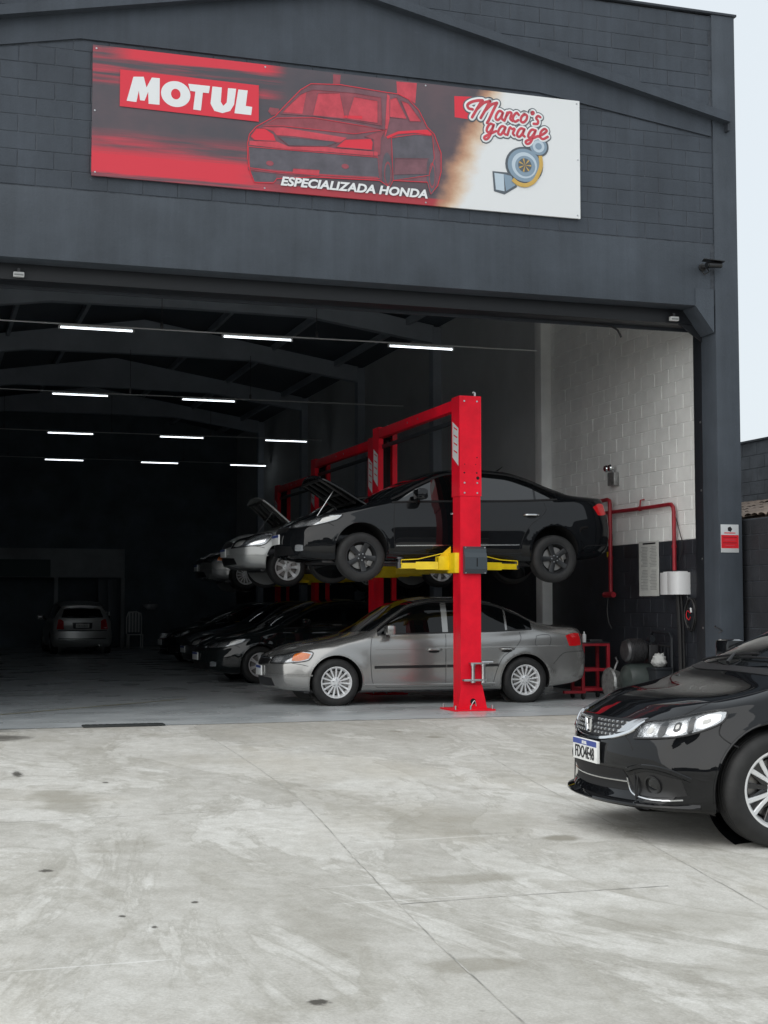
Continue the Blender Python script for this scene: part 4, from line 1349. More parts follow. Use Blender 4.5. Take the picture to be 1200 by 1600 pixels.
def lay_blocks(parent, x0, x1, z0, z1, planes, place, m, keep=lambda x, z: True, bl=.40, bh=.20, j=.007, limit=9999):
    """Running bond of blocks clipped by half planes; place(u, z, mesh, rnd) links one."""
    k = 0; n = 0
    z = z0
    while z < z1 - .02:
        x = x0 - (.2 if k % 2 else 0)
        while x < x1:
            a, b = max(x, x0), min(x + bl, x1)
            if b - a > .05 and keep((a + b) / 2, z + bh / 2):
                poly = [(a + j / 2, z + j / 2), (b - j / 2, z + j / 2), (b - j / 2, min(z + bh, z1) - j / 2), (a + j / 2, min(z + bh, z1) - j / 2)]
                for pl in planes:
                    poly = clip_poly(poly, *pl)
                    if len(poly) < 3: break
                if len(poly) >= 3:
                    ar = abs(sum(poly[i][0] * poly[(i + 1) % len(poly)][1] - poly[(i + 1) % len(poly)][0] * poly[i][1] for i in range(len(poly)))) / 2
                    if ar > .004:
                        o = poly[0]
                        me = block_mesh([(p[0] - o[0], p[1] - o[1]) for p in poly], m)
                        place(o[0], o[1], me, random.uniform(-.0016, .0022)); n += 1
            x += bl
        z += bh; k += 1
    return n


def place_front(u, z, me, r):
    o = link('block', me, front_wall, (u, FY + r, z))


nb = lay_blocks(front_wall, .3, 9.69, 6.025, 7.78, [(.0, 1, 7.755), (.1316, 1, 7.44 + .1316 * 9.69 - .01), (-.1963, 1, 7.29 + .1963 * .80 - .01)], place_front, 'facade',
                keep=lambda x, z: not (1.95 < x < 7.5 and 6.28 < z < 7.6))
s_ = .207
nb += lay_blocks(front_wall, APX, 9.70, 7.66, 9.05, [(-s_, -1, -(APZ + .125 + s_ * APX))], place_front, 'facade')
nb += lay_blocks(front_wall, .3, APX, 7.66, 8.66, [(s_, -1, -(APZ + .125 - s_ * APX))], place_front, 'facade')

# smooth precast pieces of the front
MB().box(XL, 9.625, FY - .012, FY + .30, 5.20, 6.012, .006).build('lintel_beam', 'facade_beam', garage)
MB().prism([(9.40, 5.425), (9.665, 5.425), (9.665, 4.86), (9.40, 5.195)], 'y', FY - .020, FY + .32).build('corner_bracket', 'facade_beam', garage, smooth=False)
pil = MB().box(9.69, XR, FY - .018, FY + .36, 0, 9.08, .008).build('corner_pillar', 'facade_beam', garage)
MB().box(XL - .3, XL, FY - .018, FY + .36, 0, 9.08, .008).build('corner_pillar', 'facade_beam', garage)
gb_ = [(XL, low_z(XL)), (1.57, 7.765), (7.22, 7.765), (9.66, low_z(9.66)), (9.66, lip_z(9.66)), (APX, APZ), (XL, lip_z(XL))]
MB().prism([gb_[0], gb_[1], gb_[5], gb_[6]], 'y', FY - .022, FY + .02).build('gable_beam', 'facade', garage, smooth=False)
MB().prism([gb_[1], gb_[2], gb_[5]], 'y', FY - .022, FY + .02).build('gable_beam', 'facade', garage, smooth=False)
MB().prism([gb_[2], gb_[3], gb_[4], gb_[5]], 'y', FY - .022, FY + .02).build('gable_beam', 'facade', garage, smooth=False)
for xa, xb in ((XL, APX), (APX, 9.88)):
    MB().prism([(xa, lip_z(xa)), (xb, lip_z(xb)), (xb, lip_z(xb) + .115), (xa, lip_z(xa) + .115)], 'y', FY - .15, FY - .001).build('gable_lip', 'facade', garage, smooth=False)
MB().box(9.86, 9.90, FY - .105, FY - .02, lip_z(9.88) - .10, lip_z(9.88) + .10).build('gable_lip_end', 'facade_dark', garage)
MB().box(XL - .3, XR + .03, FY - .035, FY + .24, 9.083, 9.115, .005).build('coping', 'facade_dark', garage)
# roller door channel and guide behind the doorway edge
MB().box(XL, 9.66, FY + .31, FY + .62, 5.02, 5.34, .01).build('door_channel', 'rail_dark', garage)
MB().box(XL, 9.66, FY + .63, FY + .66, 4.985, 5.3).build('door_channel', 'facade_dark', garage)
gd = MB().box(9.705, 9.82, FY + .37, FY + .60, 0, 5.0, .01).build('door_guide', 'rail_dark', garage)
for z in (1.05, 1.95, 2.85, 3.75):
    MB().lathe([(0, 0), (.014, 0), (.016, .012), (0, .014)], 8, 'x', (9.697, FY + .43, z)).build('guide_bolt', 'steel', gd)
MB().prism([(9.34, 5.03), (9.69, 5.03), (9.69, 4.80)], 'y', FY + .33, FY + .36).build('door_guide', 'rail_dark', garage, smooth=False)

# ------------------------------------------------------------------ interior shell
sw = MB().box(XW + .008, XW + .17, FY + .37, YB, 0, 7.2).build('side_wall', 'white_mortar', smooth=False)
tag(sw, 'right workshop wall, white blocks above a black dado', kind='structure')
lw = MB().box(XL - .17, XL, FY + .37, YB, 0, 7.2).build('side_wall', 'dark_inside', smooth=False)
tag(lw, 'dark left wall of the workshop', kind='structure')
bw = MB().box(XL - .2, XW + .2, YB, YB + .2, 0, 7.9).build('back_wall', 'back_wall', smooth=False)
tag(bw, 'dark back wall of the workshop', kind='structure')
RZ = 8.02
rf = MB()
for xa, xb in ((XL - .25, APX), (APX, XW + .25)):
    za, zb = RZ - .2 * abs(xa - APX), RZ - .2 * abs(xb - APX)
    rf.add([(xa, FY + .2, za), (xb, FY + .2, zb), (xb, YB + .2, zb), (xa, YB + .2, za), (xa, FY + .2, za + .05), (xb, FY + .2, zb + .05), (xb, YB + .2, zb + .05), (xa, YB + .2, za + .05)],
           [(0, 1, 2, 3), (4, 7, 6, 5), (0, 4, 5, 1), (1, 5, 6, 2), (2, 6, 7, 3), (3, 7, 4, 0)])
roof = tag(rf.build('roof', 'roof_sheet', smooth=False), 'dark metal workshop roof sheets', kind='structure')
for k in range(-3, 4):
    if k == 0: continue
    x = APX + k * 1.5
    z = RZ - .2 * abs(x - APX)
    MB().box(x - .04, x + .04, FY + .4, YB, z - .17, z - .03).build('purlin', 'beam_inside', roof, smooth=False)

# white and black blocks of the right wall (bay next to the doorway)
def place_side(u, z, me, r):
    # u runs along +y here; the block face looks to -x
    o = link('block', me, sw, (XW + r, u, z)); o.rotation_euler = (0, 0, R(90)); o.scale = (1, -1, 1)


ZD = 2.235
def vis(y, z): return z < 1.35 + 3.72 * y / 16.55 + .35


n1 = lay_blocks(sw, 16.80, 21.75, ZD, 6.45, [], place_side, 'white_wall', keep=vis)
n2 = lay_blocks(sw, 16.80, 19.4, ZD - 2.2, ZD, [], place_side, 'black_wall')
MB().box(XW + .0075, XW + .009, 16.66, 16.80, ZD, 7.1).build('plaster', 'white_wall', sw, smooth=False)
MB().box(XW + .0055, XW + .0075, 16.66, YB - .01, .0, ZD).build('dado', 'black_wall', sw, smooth=False)
MB().box(XW + .002, XW + .0075, 22.0, YB - .01, ZD, 7.1).build('plaster', 'bay_wall', sw, smooth=False)
COLS = (21.9, 27.2, 32.5, 37.8, 43.1)
for i, y in enumerate(COLS):
    c_ = thing('portal_frame', ('white painted concrete column nearest the doorway, on the right wall', 'second concrete portal frame from the doorway, its dark beam crossing overhead',
                             'third concrete portal frame from the doorway', 'fourth concrete portal frame, deep in the dark', 'last concrete portal frame before the back wall')[i], 'frame', (0, y, 0))
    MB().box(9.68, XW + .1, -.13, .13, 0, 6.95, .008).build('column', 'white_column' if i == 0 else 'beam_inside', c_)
    MB().box(XL, XL + .17, -.13, .13, 0, 6.95, .008).build('column', 'beam_inside', c_)
    for (sx, xe) in ((1, 9.70), (-1, XL + .16)):
        kx = APX + sx * 2.5
        MB().prism([(APX, 7.02), (kx, 7.00), (xe, 6.62), (xe, 6.98), (APX, 7.80)] if sx > 0 else [(APX, 7.80), (xe, 6.98), (xe, 6.62), (kx, 7.00), (APX, 7.02)], 'y', -.10, .10).build('rafter', 'beam_inside', c_, smooth=False)

# LED tubes with their conduits
rows = [(21.8, (1.84, 4.32, 7.02), True), (28.8, (2.31, 4.88), True), (35.4, (2.75, 5.46, 8.12), True), (42.0, (3.20, 5.94, 8.58), False)]
names = ['front row', 'second row', 'third row', 'rear row']
pos3 = ['leftmost', 'middle', 'rightmost']
for ri, (y, xs_, con) in enumerate(rows):
    cd_ = thing('conduit', 'thin ceiling conduit carrying the %s of lit tubes' % names[ri], 'conduit', (0, y, 5.56))
    MB().tube([(XL + .05, 0, 0), (4, 0, -.01), (9.62, 0, 0)], .012, 6).build('pipe', 'white_plastic', cd_)
    for x in (xs_[0] + 1.55, xs_[0] + 4.0, xs_[0] - 1.0):
        MB().tube([(x, 0, 0), (x, 0, .9)], .006, 6).build('hanger', 'dark_steel', cd_)
        MB().box(x - .02, x + .02, -.02, .02, .01, .10, .004).build('clamp', 'dark_steel', cd_)
    for k, x in enumerate(xs_):
        pn = pos3[k] if len(xs_) == 3 else ('left', 'right')[k]
        t = thing('tube_light', 'lit white tube lamp, %s of the %s from the doorway' % (pn, names[ri]), 'lamp', (x, y, 5.5), group='tube lamps under the roof')
        MB().tube([(.03, 0, 0), (1.10, 0, 0)], .0125, 10).build('tube', 'led', t)
        MB().box(0, .03, -.022, .022, -.022, .03, .004).build('end_cap', 'white_plastic', t)
        MB().box(1.10, 1.13, -.022, .022, -.022, .03, .004).build('end_cap', 'white_plastic', t)
        MB().box(.02, 1.11, -.016, .016, .020, .046, .003).build('rail', 'white_plastic', t)

# ------------------------------------------------------------------ sign board
SX, SZ, SW, SH = 1.71, 6.19, 6.06, 1.51


def sign_material():
    m = bpy.data.materials.new('sign_print')
    m.use_nodes = True
    nt = m.node_tree; L = nt.links; N = nt.nodes.new
    b = nt.nodes['Principled BSDF']; b.inputs['Roughness'].default_value = .38
    tc = N('ShaderNodeTexCoord'); sp = N('ShaderNodeSeparateXYZ'); L.new(tc.outputs['Object'], sp.inputs[0])

    def mr(src, a, c, t0=0, t1=1, smooth=True):
        x = N('ShaderNodeMapRange'); x.interpolation_type = 'SMOOTHSTEP' if smooth else 'LINEAR'
        x.inputs['From Min'].default_value = a; x.inputs['From Max'].default_value = c
        x.inputs['To Min'].default_value = t0; x.inputs['To Max'].default_value = t1
        L.new(src, x.inputs['Value']); return x.outputs[0]

    def mt(op, a, c):
        x = N('ShaderNodeMath'); x.operation = op
        for i, v in ((0, a), (1, c)):
            if isinstance(v, (int, float)): x.inputs[i].default_value = v
            else: L.new(v, x.inputs[i])
        return x.outputs[0]

    def mix(fac, a, c):
        x = N('ShaderNodeMix'); x.data_type = 'RGBA'; L.new(fac, x.inputs[0])
        for i, v in ((6, a), (7, c)):
            if isinstance(v, tuple): x.inputs[i].default_value = (*v, 1)
            else: L.new(v, x.inputs[i])
        return x.outputs[2]
    U, Z = sp.outputs['X'], sp.outputs['Z']

    def noise(sx, sz, scale=1, detail=6, rough=.6):
        mp = N('ShaderNodeMapping'); mp.inputs['Scale'].default_value = (sx, 1, sz); L.new(tc.outputs['Object'], mp.inputs[0])
        n = N('ShaderNodeTexNoise'); n.inputs['Scale'].default_value = scale; n.inputs['Detail'].default_value = detail; n.inputs['Roughness'].default_value = rough
        L.new(mp.outputs[0], n.inputs['Vector']); return n.outputs['Fac']
    nz = noise(.35, 9.0, 1.2)
    fine = noise(1.0, 30.0, 1.5)
    base = mix(mr(noise(.8, 1.2, 1.0), .35, .7), (.075, .070, .084), (.125, .085, .098))
    # horizontal speed streaks in two bands on the left
    edge = mr(U, 1.95, 2.30, 1, 0)
    b1 = mt('MULTIPLY', mr(Z, 1.02, 1.12), mr(nz, .40, .62))
    b2 = mt('MULTIPLY', mr(Z, .60, .40), mr(nz, .36, .60))
    c = mix(mt('MULTIPLY', mt('MAXIMUM', b1, b2), edge), base, mix(mr(fine, .3, .7), (.34, .05, .07), (.60, .055, .085)))
    zz = mt('ADD', Z, mt('MULTIPLY', fine, .10))
    b3 = mt('MULTIPLY', mt('MULTIPLY', mr(zz, .08, .12), mr(zz, .40, .30)), mr(U, 1.6, 2.25, 1, 0))
    c = mix(b3, c, (.70, .035, .06))
    b4 = mt('MULTIPLY', mt('MULTIPLY', mr(mt('ADD', zz, mt('MULTIPLY', U, -.02)), 1.40, 1.44), edge), mr(U, .1, .5))
    c = mix(b4, c, (.70, .035, .06))
    b5 = mt('MULTIPLY', mr(Z, .10, .075), mr(U, 1.9, 2.4))
    c = mix(b5, c, (.42, .04, .055))
    # warm flare and white panel on the right, edge leaning and wavy
    n4 = noise(1.6, 2.4, 1.0)
    e = mt('ADD', mt('ADD', U, mt('MULTIPLY', Z, -.42)), mt('MULTIPLY', mt('SUBTRACT', n4, .5), .45))
    c = mix(mr(e, 4.02, 4.22), c, (.50, .27, .17))
    c = mix(mr(e, 4.16, 4.34), c, (.72, .55, .40))
    c = mix(mr(e, 4.26, 4.48), c, (.78, .80, .81))
    L.new(c, b.inputs['Base Color'])
    return m


MATS['sign_print'] = sign_material()
sign = thing('sign_board', 'wide red and white printed sign board with car picture above the doorway', 'sign', (SX, FY - .045, SZ))
MB().box(0, SW, 0, .03, 0, SH, .002).build('panel', 'sign_print', sign, smooth=False)
ART = {'body': [(1.793, 0.548), (1.813, 0.652), (1.894, 0.752), (2.119, 0.899), (2.264, 1.068), (2.429, 1.252), (2.555, 1.339), (2.914, 1.368), (3.495, 1.338), (3.647, 1.334), (3.778, 1.284), (3.91, 1.16), (4.02, 0.959), (4.108, 0.883), (4.196, 0.658), (4.195, 0.424), (4.151, 0.251), (4.062, 0.137), (4.018, 0.281), (3.581, 0.263), (3.538, 0.175), (3.408, 0.247), (2.58, 0.213), (2.144, 0.153), (2.103, 0.098), (1.877, 0.088), (1.826, 0.205), (1.794, 0.365)], 'wind': [(2.192, 0.937), (2.305, 1.073), (2.43, 1.2), (2.576, 1.272), (3.085, 1.287), (3.43, 1.268), (3.44, 0.921), (3.0, 0.949), (2.577, 0.953)], 'windL': [(2.212, 0.96), (2.43, 1.19), (2.503, 1.235), (2.451, 0.964)], 'windP': [(2.639, 1.234), (2.914, 1.264), (2.979, 0.957), (2.577, 0.957)], 'windR': [(3.085, 1.241), (3.386, 1.221), (3.386, 0.947), (3.0, 0.96)], 'winddash': [(2.958, 0.997), (3.193, 1.017), (3.193, 0.98), (2.958, 0.966)], 'sw1': [(3.538, 1.258), (3.625, 1.289), (3.756, 1.038), (3.538, 1.037)], 'sw2': [(3.68, 1.259), (3.778, 1.231), (3.943, 1.026), (3.795, 1.011)], 'hood': [(1.955, 0.752), (2.223, 0.776), (3.001, 0.73), (2.916, 0.663), (2.369, 0.683), (2.141, 0.675), (2.1, 0.718)], 'hoodtop': [(2.14, 0.88), (2.577, 0.932), (3.214, 0.894), (3.473, 0.872), (3.086, 0.785), (2.223, 0.792), (1.976, 0.767)], 'fender': [(3.214, 0.768), (3.499, 0.889), (3.43, 0.773), (3.419, 0.562), (3.333, 0.543), (3.333, 0.742)], 'bump': [(1.813, 0.575), (2.142, 0.599), (2.287, 0.552), (2.747, 0.597), (2.852, 0.586), (3.386, 0.597), (3.386, 0.542), (2.789, 0.535), (2.287, 0.519), (1.814, 0.526)], 'hl': [(1.823, 0.629), (1.894, 0.732), (1.997, 0.742), (2.1, 0.681), (2.131, 0.602), (1.875, 0.587)], 'hr': [(2.863, 0.602), (2.979, 0.707), (3.3, 0.75), (3.326, 0.7), (3.311, 0.61)], 'grille': [(2.152, 0.662), (2.831, 0.667), (2.873, 0.659), (2.747, 0.601), (2.287, 0.566)], 'lower': [(1.802, 0.504), (2.287, 0.511), (3.386, 0.528), (3.408, 0.268), (2.58, 0.244), (2.143, 0.235), (1.819, 0.255)], 'lip': [(1.795, 0.259), (2.58, 0.258), (3.387, 0.291), (3.397, 0.246), (2.58, 0.217), (2.143, 0.214), (1.805, 0.224)], 'plate': [(2.34, 0.294), (2.663, 0.307), (2.653, 0.23), (2.329, 0.231)], 'door': [(3.56, 0.786), (3.865, 0.859), (4.086, 0.86), (4.107, 0.586), (4.04, 0.368), (3.581, 0.263)], 'doorlow': [(3.603, 0.538), (4.041, 0.575), (4.018, 0.387), (3.592, 0.337)], 'shoulder': [(3.495, 0.796), (3.647, 0.875), (4.02, 0.934), (4.086, 0.881), (4.053, 0.867), (3.865, 0.876), (3.647, 0.841), (3.512, 0.769)], 'mirror': [(2.037, 0.952), (2.057, 1.001), (2.171, 0.997), (2.161, 0.934), (2.078, 0.905)], 'post': [(3.625, 1.49), (3.888, 1.498), (3.866, 1.241), (3.778, 1.291), (3.636, 1.339)], 'post2': [(2.829, 1.488), (2.925, 1.491), (2.914, 1.372), (2.829, 1.367)], 'pillar': [(3.505, 1.318), (3.538, 1.3), (3.538, 1.016), (3.495, 0.822), (3.473, 0.777)], 'tyreL': [(1.836, 0.206), (2.143, 0.224), (2.134, 0.131), (1.877, 0.088)], 'logo': [(0.307, 1.254), (1.922, 1.247), (1.924, 0.812), (0.307, 0.826)], 'red': [(4.372, 1.391), (4.736, 1.416), (4.595, 1.298), (4.556, 1.249), (4.579, 1.119), (4.378, 1.127)]}
STROKES = [[(4.61, 1.247), (4.556, 1.256), (4.543, 1.295), (4.592, 1.336), (4.681, 1.366), (4.743, 1.373)], [(4.732, 1.367), (4.673, 1.269), (4.602, 1.146)], [(4.676, 1.265), (4.759, 1.345), (4.841, 1.374)], [(4.841, 1.374), (4.782, 1.266), (4.716, 1.151)], [(4.785, 1.259), (4.86, 1.333), (4.931, 1.363)], [(4.935, 1.364), (4.875, 1.246), (4.82, 1.129), (4.8, 1.097)], [(5.009, 1.25), (4.969, 1.266), (4.93, 1.222), (4.914, 1.165), (4.941, 1.147), (4.985, 1.191), (5.013, 1.25), (4.994, 1.177), (5.019, 1.152)], [(5.032, 1.148), (5.072, 1.256)], [(5.051, 1.2), (5.098, 1.262), (5.127, 1.253), (5.11, 1.181), (5.139, 1.156)], [(5.225, 1.242), (5.198, 1.265), (5.161, 1.231), (5.145, 1.18), (5.173, 1.151), (5.218, 1.176)], [(5.301, 1.259), (5.261, 1.219), (5.253, 1.166), (5.284, 1.153), (5.324, 1.189), (5.336, 1.242), (5.301, 1.259)], [(5.517, 1.243), (5.486, 1.255), (5.46, 1.225), (5.485, 1.19), (5.475, 1.155), (5.424, 1.15)], [(4.887, 1.079), (4.843, 1.09), (4.804, 1.038), (4.796, 0.993), (4.827, 0.981), (4.866, 1.03), (4.89, 1.083)], [(4.887, 1.076), (4.85, 0.969), (4.811, 0.903), (4.772, 0.887), (4.76, 0.912), (4.843, 0.965), (4.921, 1.006)], [(5.044, 1.066), (5.0, 1.076), (4.96, 1.032), (4.949, 0.979), (4.98, 0.967), (5.018, 1.016), (5.047, 1.069), (5.023, 0.994), (5.049, 0.974)], [(5.07, 0.973), (5.107, 1.072), (5.133, 1.054), (5.167, 1.06), (5.144, 0.999), (5.164, 0.978)], [(5.3, 1.067), (5.252, 1.072), (5.212, 1.028), (5.201, 0.977), (5.232, 0.966), (5.271, 1.011), (5.3, 1.068), (5.277, 0.994), (5.302, 0.976)], [(5.451, 1.067), (5.403, 1.073), (5.363, 1.028), (5.35, 0.978), (5.381, 0.969), (5.426, 1.02), (5.452, 1.069)], [(5.452, 1.066), (5.41, 0.966), (5.37, 0.899), (5.327, 0.886), (5.314, 0.914), (5.41, 0.963), (5.482, 1.0)], [(5.487, 0.994), (5.554, 1.032), (5.603, 1.078), (5.574, 1.099), (5.526, 1.06), (5.512, 0.991), (5.551, 0.968), (5.615, 1.004)], [(5.4, 1.291), (5.42, 1.299), (5.425, 1.282), (5.404, 1.27), (5.4, 1.291)]]
TURBO = [(5.297, 0.611), (5.489, 0.869), (4.964, 0.373), (5.09, 0.355), (5.137, 0.419), (5.311, 0.36), (5.454, 0.462), (5.519, 0.617), (5.512, 0.751), (4.887, 0.484), (5.043, 0.484), (4.995, 0.243), (4.901, 0.264), (5.108, 0.772), (5.068, 0.605)]
LOGO = {'M': [(0.384, 0.896), (0.458, 1.184), (0.575, 1.197), (0.608, 1.076), (0.668, 1.198), (0.759, 1.201), (0.759, 0.889), (0.634, 0.888), (0.628, 1.028), (0.588, 0.918), (0.536, 0.918), (0.521, 1.031), (0.495, 0.893)], 'T': [(1.088, 1.172), (1.343, 1.173), (1.329, 1.087), (1.259, 1.087), (1.238, 0.872), (1.148, 0.875), (1.171, 1.088), (1.111, 1.091)], 'U': [(1.371, 1.173), (1.482, 1.173), (1.471, 1.001), (1.501, 0.956), (1.541, 1.001), (1.555, 1.173), (1.652, 1.176), (1.628, 0.985), (1.582, 0.904), (1.492, 0.869), (1.396, 0.886), (1.35, 0.965)], 'L': [(1.677, 1.171), (1.789, 1.171), (1.767, 0.984), (1.844, 0.98), (1.832, 0.881), (1.633, 0.883)]}


FLAT_N = [0]


def flat_poly(name, m, pts, layer, parent=None):
    FLAT_N[0] += 1
    y = -.0012 * layer - .00003 * FLAT_N[0]
    bm = bmesh.new()
    f = bm.faces.new([bm.verts.new((p[0], y, p[1])) for p in pts])
    bm.normal_update()
    bmesh.ops.triangulate(bm, faces=[f])
    bmesh.ops.recalc_face_normals(bm, faces=list(bm.faces))
    me = bpy.data.meshes.new(name); bm.to_mesh(me); bm.free()
    me.materials.append(MATS[m])
    return link(name, me, parent or sign)


for nm, m, ly in (('post', 'sign_red_mid', 1), ('post2', 'sign_red_dim', 1), ('red', 'sign_red', 1), ('body', 'sign_maroon', 2), ('tyreL', 'sign_dark', 3), ('mirror', 'sign_red_dim', 3),
                  ('hoodtop', 'sign_red_dim', 3), ('hood', 'sign_red_mid', 4), ('fender', 'sign_red_dim', 4), ('wind', 'sign_red_dim', 3), ('windL', 'sign_red_mid', 4),
                  ('windP', 'sign_red_mid', 4), ('windR', 'sign_red_mid', 4), ('winddash', 'sign_red', 5), ('pillar', 'sign_red_mid', 5), ('sw1', 'sign_red_mid', 4), ('sw2', 'sign_red_mid', 4),
                  ('lower', 'sign_dark', 4), ('door', 'sign_dark', 3), ('doorlow', 'sign_maroon', 4), ('shoulder', 'sign_red', 5), ('bump', 'sign_red_mid', 5), ('lip', 'sign_red_dim', 5),
                  ('grille', 'sign_dark', 6), ('hl', 'sign_red', 6), ('hr', 'sign_red', 6), ('plate', 'sign_red_mid', 6), ('logo', 'sign_red', 8)):
    flat_poly('printed_car' if nm not in ('red', 'logo', 'post', 'post2') else 'printed_panel', m, ART[nm], ly)


def disc_pts(cx, cz, rx, rz, n=28):
    return [(cx + rx * math.cos(2 * math.pi * k / n), cz + rz * math.sin(2 * math.pi * k / n)) for k in range(n)]


for nm in ('body', 'wind', 'sw1', 'sw2', 'hl', 'hr', 'grille', 'lower', 'door', 'hoodtop', 'windP', 'windR', 'plate', 'fender', 'doorlow'):
    P = ART[nm] + [ART[nm][0]]
    MB().tube([(p[0], -.0105, p[1]) for p in P], .0045 if nm == 'body' else .0032, 6, flat=((0, -1, 0), .12)).build('printed_outline', 'sign_red' if nm in ('body', 'lower', 'door', 'hoodtop') else 'sign_maroon', sign)
nearx = ART['fender'][3][0] + .085
for (cx, cz, rx, rz) in ((nearx, .36, .065, .24), (4.07, .39, .06, .26)):
    flat_poly('printed_wheel', 'sign_dark', disc_pts(cx, cz, rx, rz), 5)
    flat_poly('printed_wheel', 'sign_red_dim', disc_pts(cx + .01, cz - .02, rx * .72, rz * .62), 6)
    flat_poly('printed_wheel', 'sign_dark', disc_pts(cx + .01, cz - .02, rx * .55, rz * .5), 7)
for (cx, cz) in ((2.06, .33), (2.98, .38)):
    flat_poly('printed_lamp', 'sign_red_dim', disc_pts(cx, cz, .045, .03), 6)
# lettering
for k_ in 'MTUL':
    flat_poly('lettering', 'sign_white', LOGO[k_], 11 if k_ == 'T' else 9)
oo, oi = disc_pts(.945, 1.035, .170, .152, 36), disc_pts(.945, 1.035, .055, .062, 36)
MB().add([(p[0], -.0122, p[1]) for p in oo + oi], [(i, (i + 1) % 36, 36 + (i + 1) % 36, 36 + i) for i in range(36)]).build('lettering', 'sign_white', sign, smooth=False)
t = link('lettering', text_mesh('ESPECIALIZADA HONDA', .142, 'sign_white', bold=.0055, shear=.22, sx=1.16), sign); t.location = (2.185, -.013, .083)
scr = []
for w, m, y in ((.052, 'sign_slate', -.004), (.038, 'sign_white', -.007), (.0165, 'sign_red_mid', -.010)):
    for i, st_ in enumerate(STROKES):
        P = cr(st_, max(12, 5 * len(st_)))
        mb = MB().tube([(p[0], y, p[1]) for p in P], w * (1.1 if i < 6 else 1.0), 10, flat=((0, -1, 0), .05))
        for e in (P[0], P[-1]):
            r_ = w * (1.1 if i < 6 else 1.0)
            mb.lathe([(0, y - .05 * r_), (r_ * .8, y - .04 * r_), (r_, y + .001)], 14, 'y', (e[0], 0, e[1]))
        mb.build('script_stroke', m, sign)
# printed turbocharger (the cartoon beside it is left out)
tp = TURBO
flat_poly('printed_turbo', 'sign_slate', disc_pts(tp[0][0], tp[0][1], .255, .235), 1)
flat_poly('printed_turbo', 'sign_slate', disc_pts(tp[1][0], tp[1][1], .14, .135), 2)
out_ = [tp[9], tp[10], tp[3], tp[11], tp[12]]
flat_poly('printed_turbo', 'sign_slate', [(4.87, .50), (5.10, .50), (5.20, .33), (5.03, .22), (4.89, .25)], 2)
flat_poly('printed_turbo', 'sign_pale_blue', [(4.895, .48), (5.02, .475), (5.03, .26), (4.915, .272)], 3)
flat_poly('printed_turbo', 'sign_blue', [(5.02, .475), (5.12, .46), (5.18, .35), (5.05, .265)], 4)
flat_poly('printed_turbo', 'sign_blue', disc_pts(tp[0][0], tp[0][1], .225, .21), 5)
flat_poly('printed_turbo', 'sign_blue', disc_pts(tp[1][0], tp[1][1], .115, .11), 5)
flat_poly('printed_turbo', 'sign_pale_blue', disc_pts(tp[0][0], tp[0][1], .17, .165), 6)
flat_poly('printed_turbo', 'sign_blue', disc_pts(tp[0][0] + .01, tp[0][1] - .01, .135, .13), 7)
flat_poly('printed_turbo', 'sign_slate', disc_pts(tp[0][0] + .005, tp[0][1], .09, .088), 8)
flat_poly('printed_turbo', 'sign_pale_blue', disc_pts(tp[1][0], tp[1][1], .08, .078), 6)
flat_poly('printed_turbo', 'sign_blue', disc_pts(tp[1][0], tp[1][1], .045, .043), 7)
for k in range(7):
    a = 2 * math.pi * k / 7
    flat_poly('printed_turbo', 'sign_yellow', [(tp[0][0] + .005 + .085 * math.cos(a + q), tp[0][1] + .085 * math.sin(a + q)) for q in (-.12, .12)] + [(tp[0][0] + .005, tp[0][1])], 9)
MB().tube([(p[0], -.012, p[1]) for p in cr([tp[4], (5.21, .372), tp[5], (5.40, .40), tp[6], tp[7], tp[8]], 30)], .026, 10, flat=((0, -1, 0), .05)).build('printed_turbo', 'sign_yellow', sign)
# screws of the board
for (u, z) in ((.04, 1.47), (2.0, 1.48), (4.0, 1.48), (6.02, 1.47), (.04, .04), (2.0, .03), (4.0, .03), (6.02, .04), (.03, .75), (6.03, .75)):
    MB().lathe([(0, -.006), (.010, -.005), (.012, 0)], 8, 'y', (u, 0, z)).build('screw', 'steel', sign)

# ------------------------------------------------------------------ small fittings on the front
sc_ = thing('security_camera', 'black bullet security camera under the beam at the right corner', 'camera', (9.50, FY - .02, 5.70))
MB().lathe([(0, 0), (.05, 0), (.05, -.02), (.02, -.03)], 16, 'y').build('mount', 'trim_black', sc_)
MB().tube([(0, -.02, 0), (.03, -.10, -.02), (.08, -.14, .0)], .016, 8).build('arm', 'trim_black', sc_)
MB().tube([(-.02, -.17, -.005), (.20, -.12, .02)], .040, 14).build('housing', 'trim_black', sc_)
MB().prism([(-.11, -.24), (-.06, -.10), (.26, -.04), (.22, -.20)], 'z', .052, .060).build('sun_shield', 'trim_black', sc_, smooth=False)
MB().tube([(-.035, -.174, -.007), (-.02, -.17, -.005)], .034, 14).build('lens', 'tint_front', sc_)
MB().tube([(0, 0, -.04), (.02, -.03, -.10), (.07, -.06, -.06), (.03, -.02, .03)], .008, 6).build('cable', 'cable_black', sc_)
for x, lb in ((.95, 'small white sensor under the lintel at the left'), (9.24, 'small white sensor under the lintel near the right corner')):
    s0 = thing('door_sensor', lb, 'sensor', (x, FY + .26, 5.04), group='white sensors under the lintel')
    MB().box(-.06, .06, -.03, .03, 0, .055, .008).build('case', 'white_plastic', s0)
    MB().box(-.05, .05, -.034, -.029, .012, .03).build('window', 'ink_grey', s0)
    MB().box(-.015, .015, -.01, .05, .05, .10).build('bracket', 'dark_steel', s0)
pl_ = thing('warning_plate', 'silver and red notice plate fixed to the front pillar', 'plate', (9.715, FY - .022, 2.02))
MB().box(0, .26, -.004, .003, 0, .36, .002).build('plate', 'sticker_silver', pl_)
MB().box(.004, .256, -.0055, -.004, .055, .225).build('red_panel', 'red_sticker', pl_)
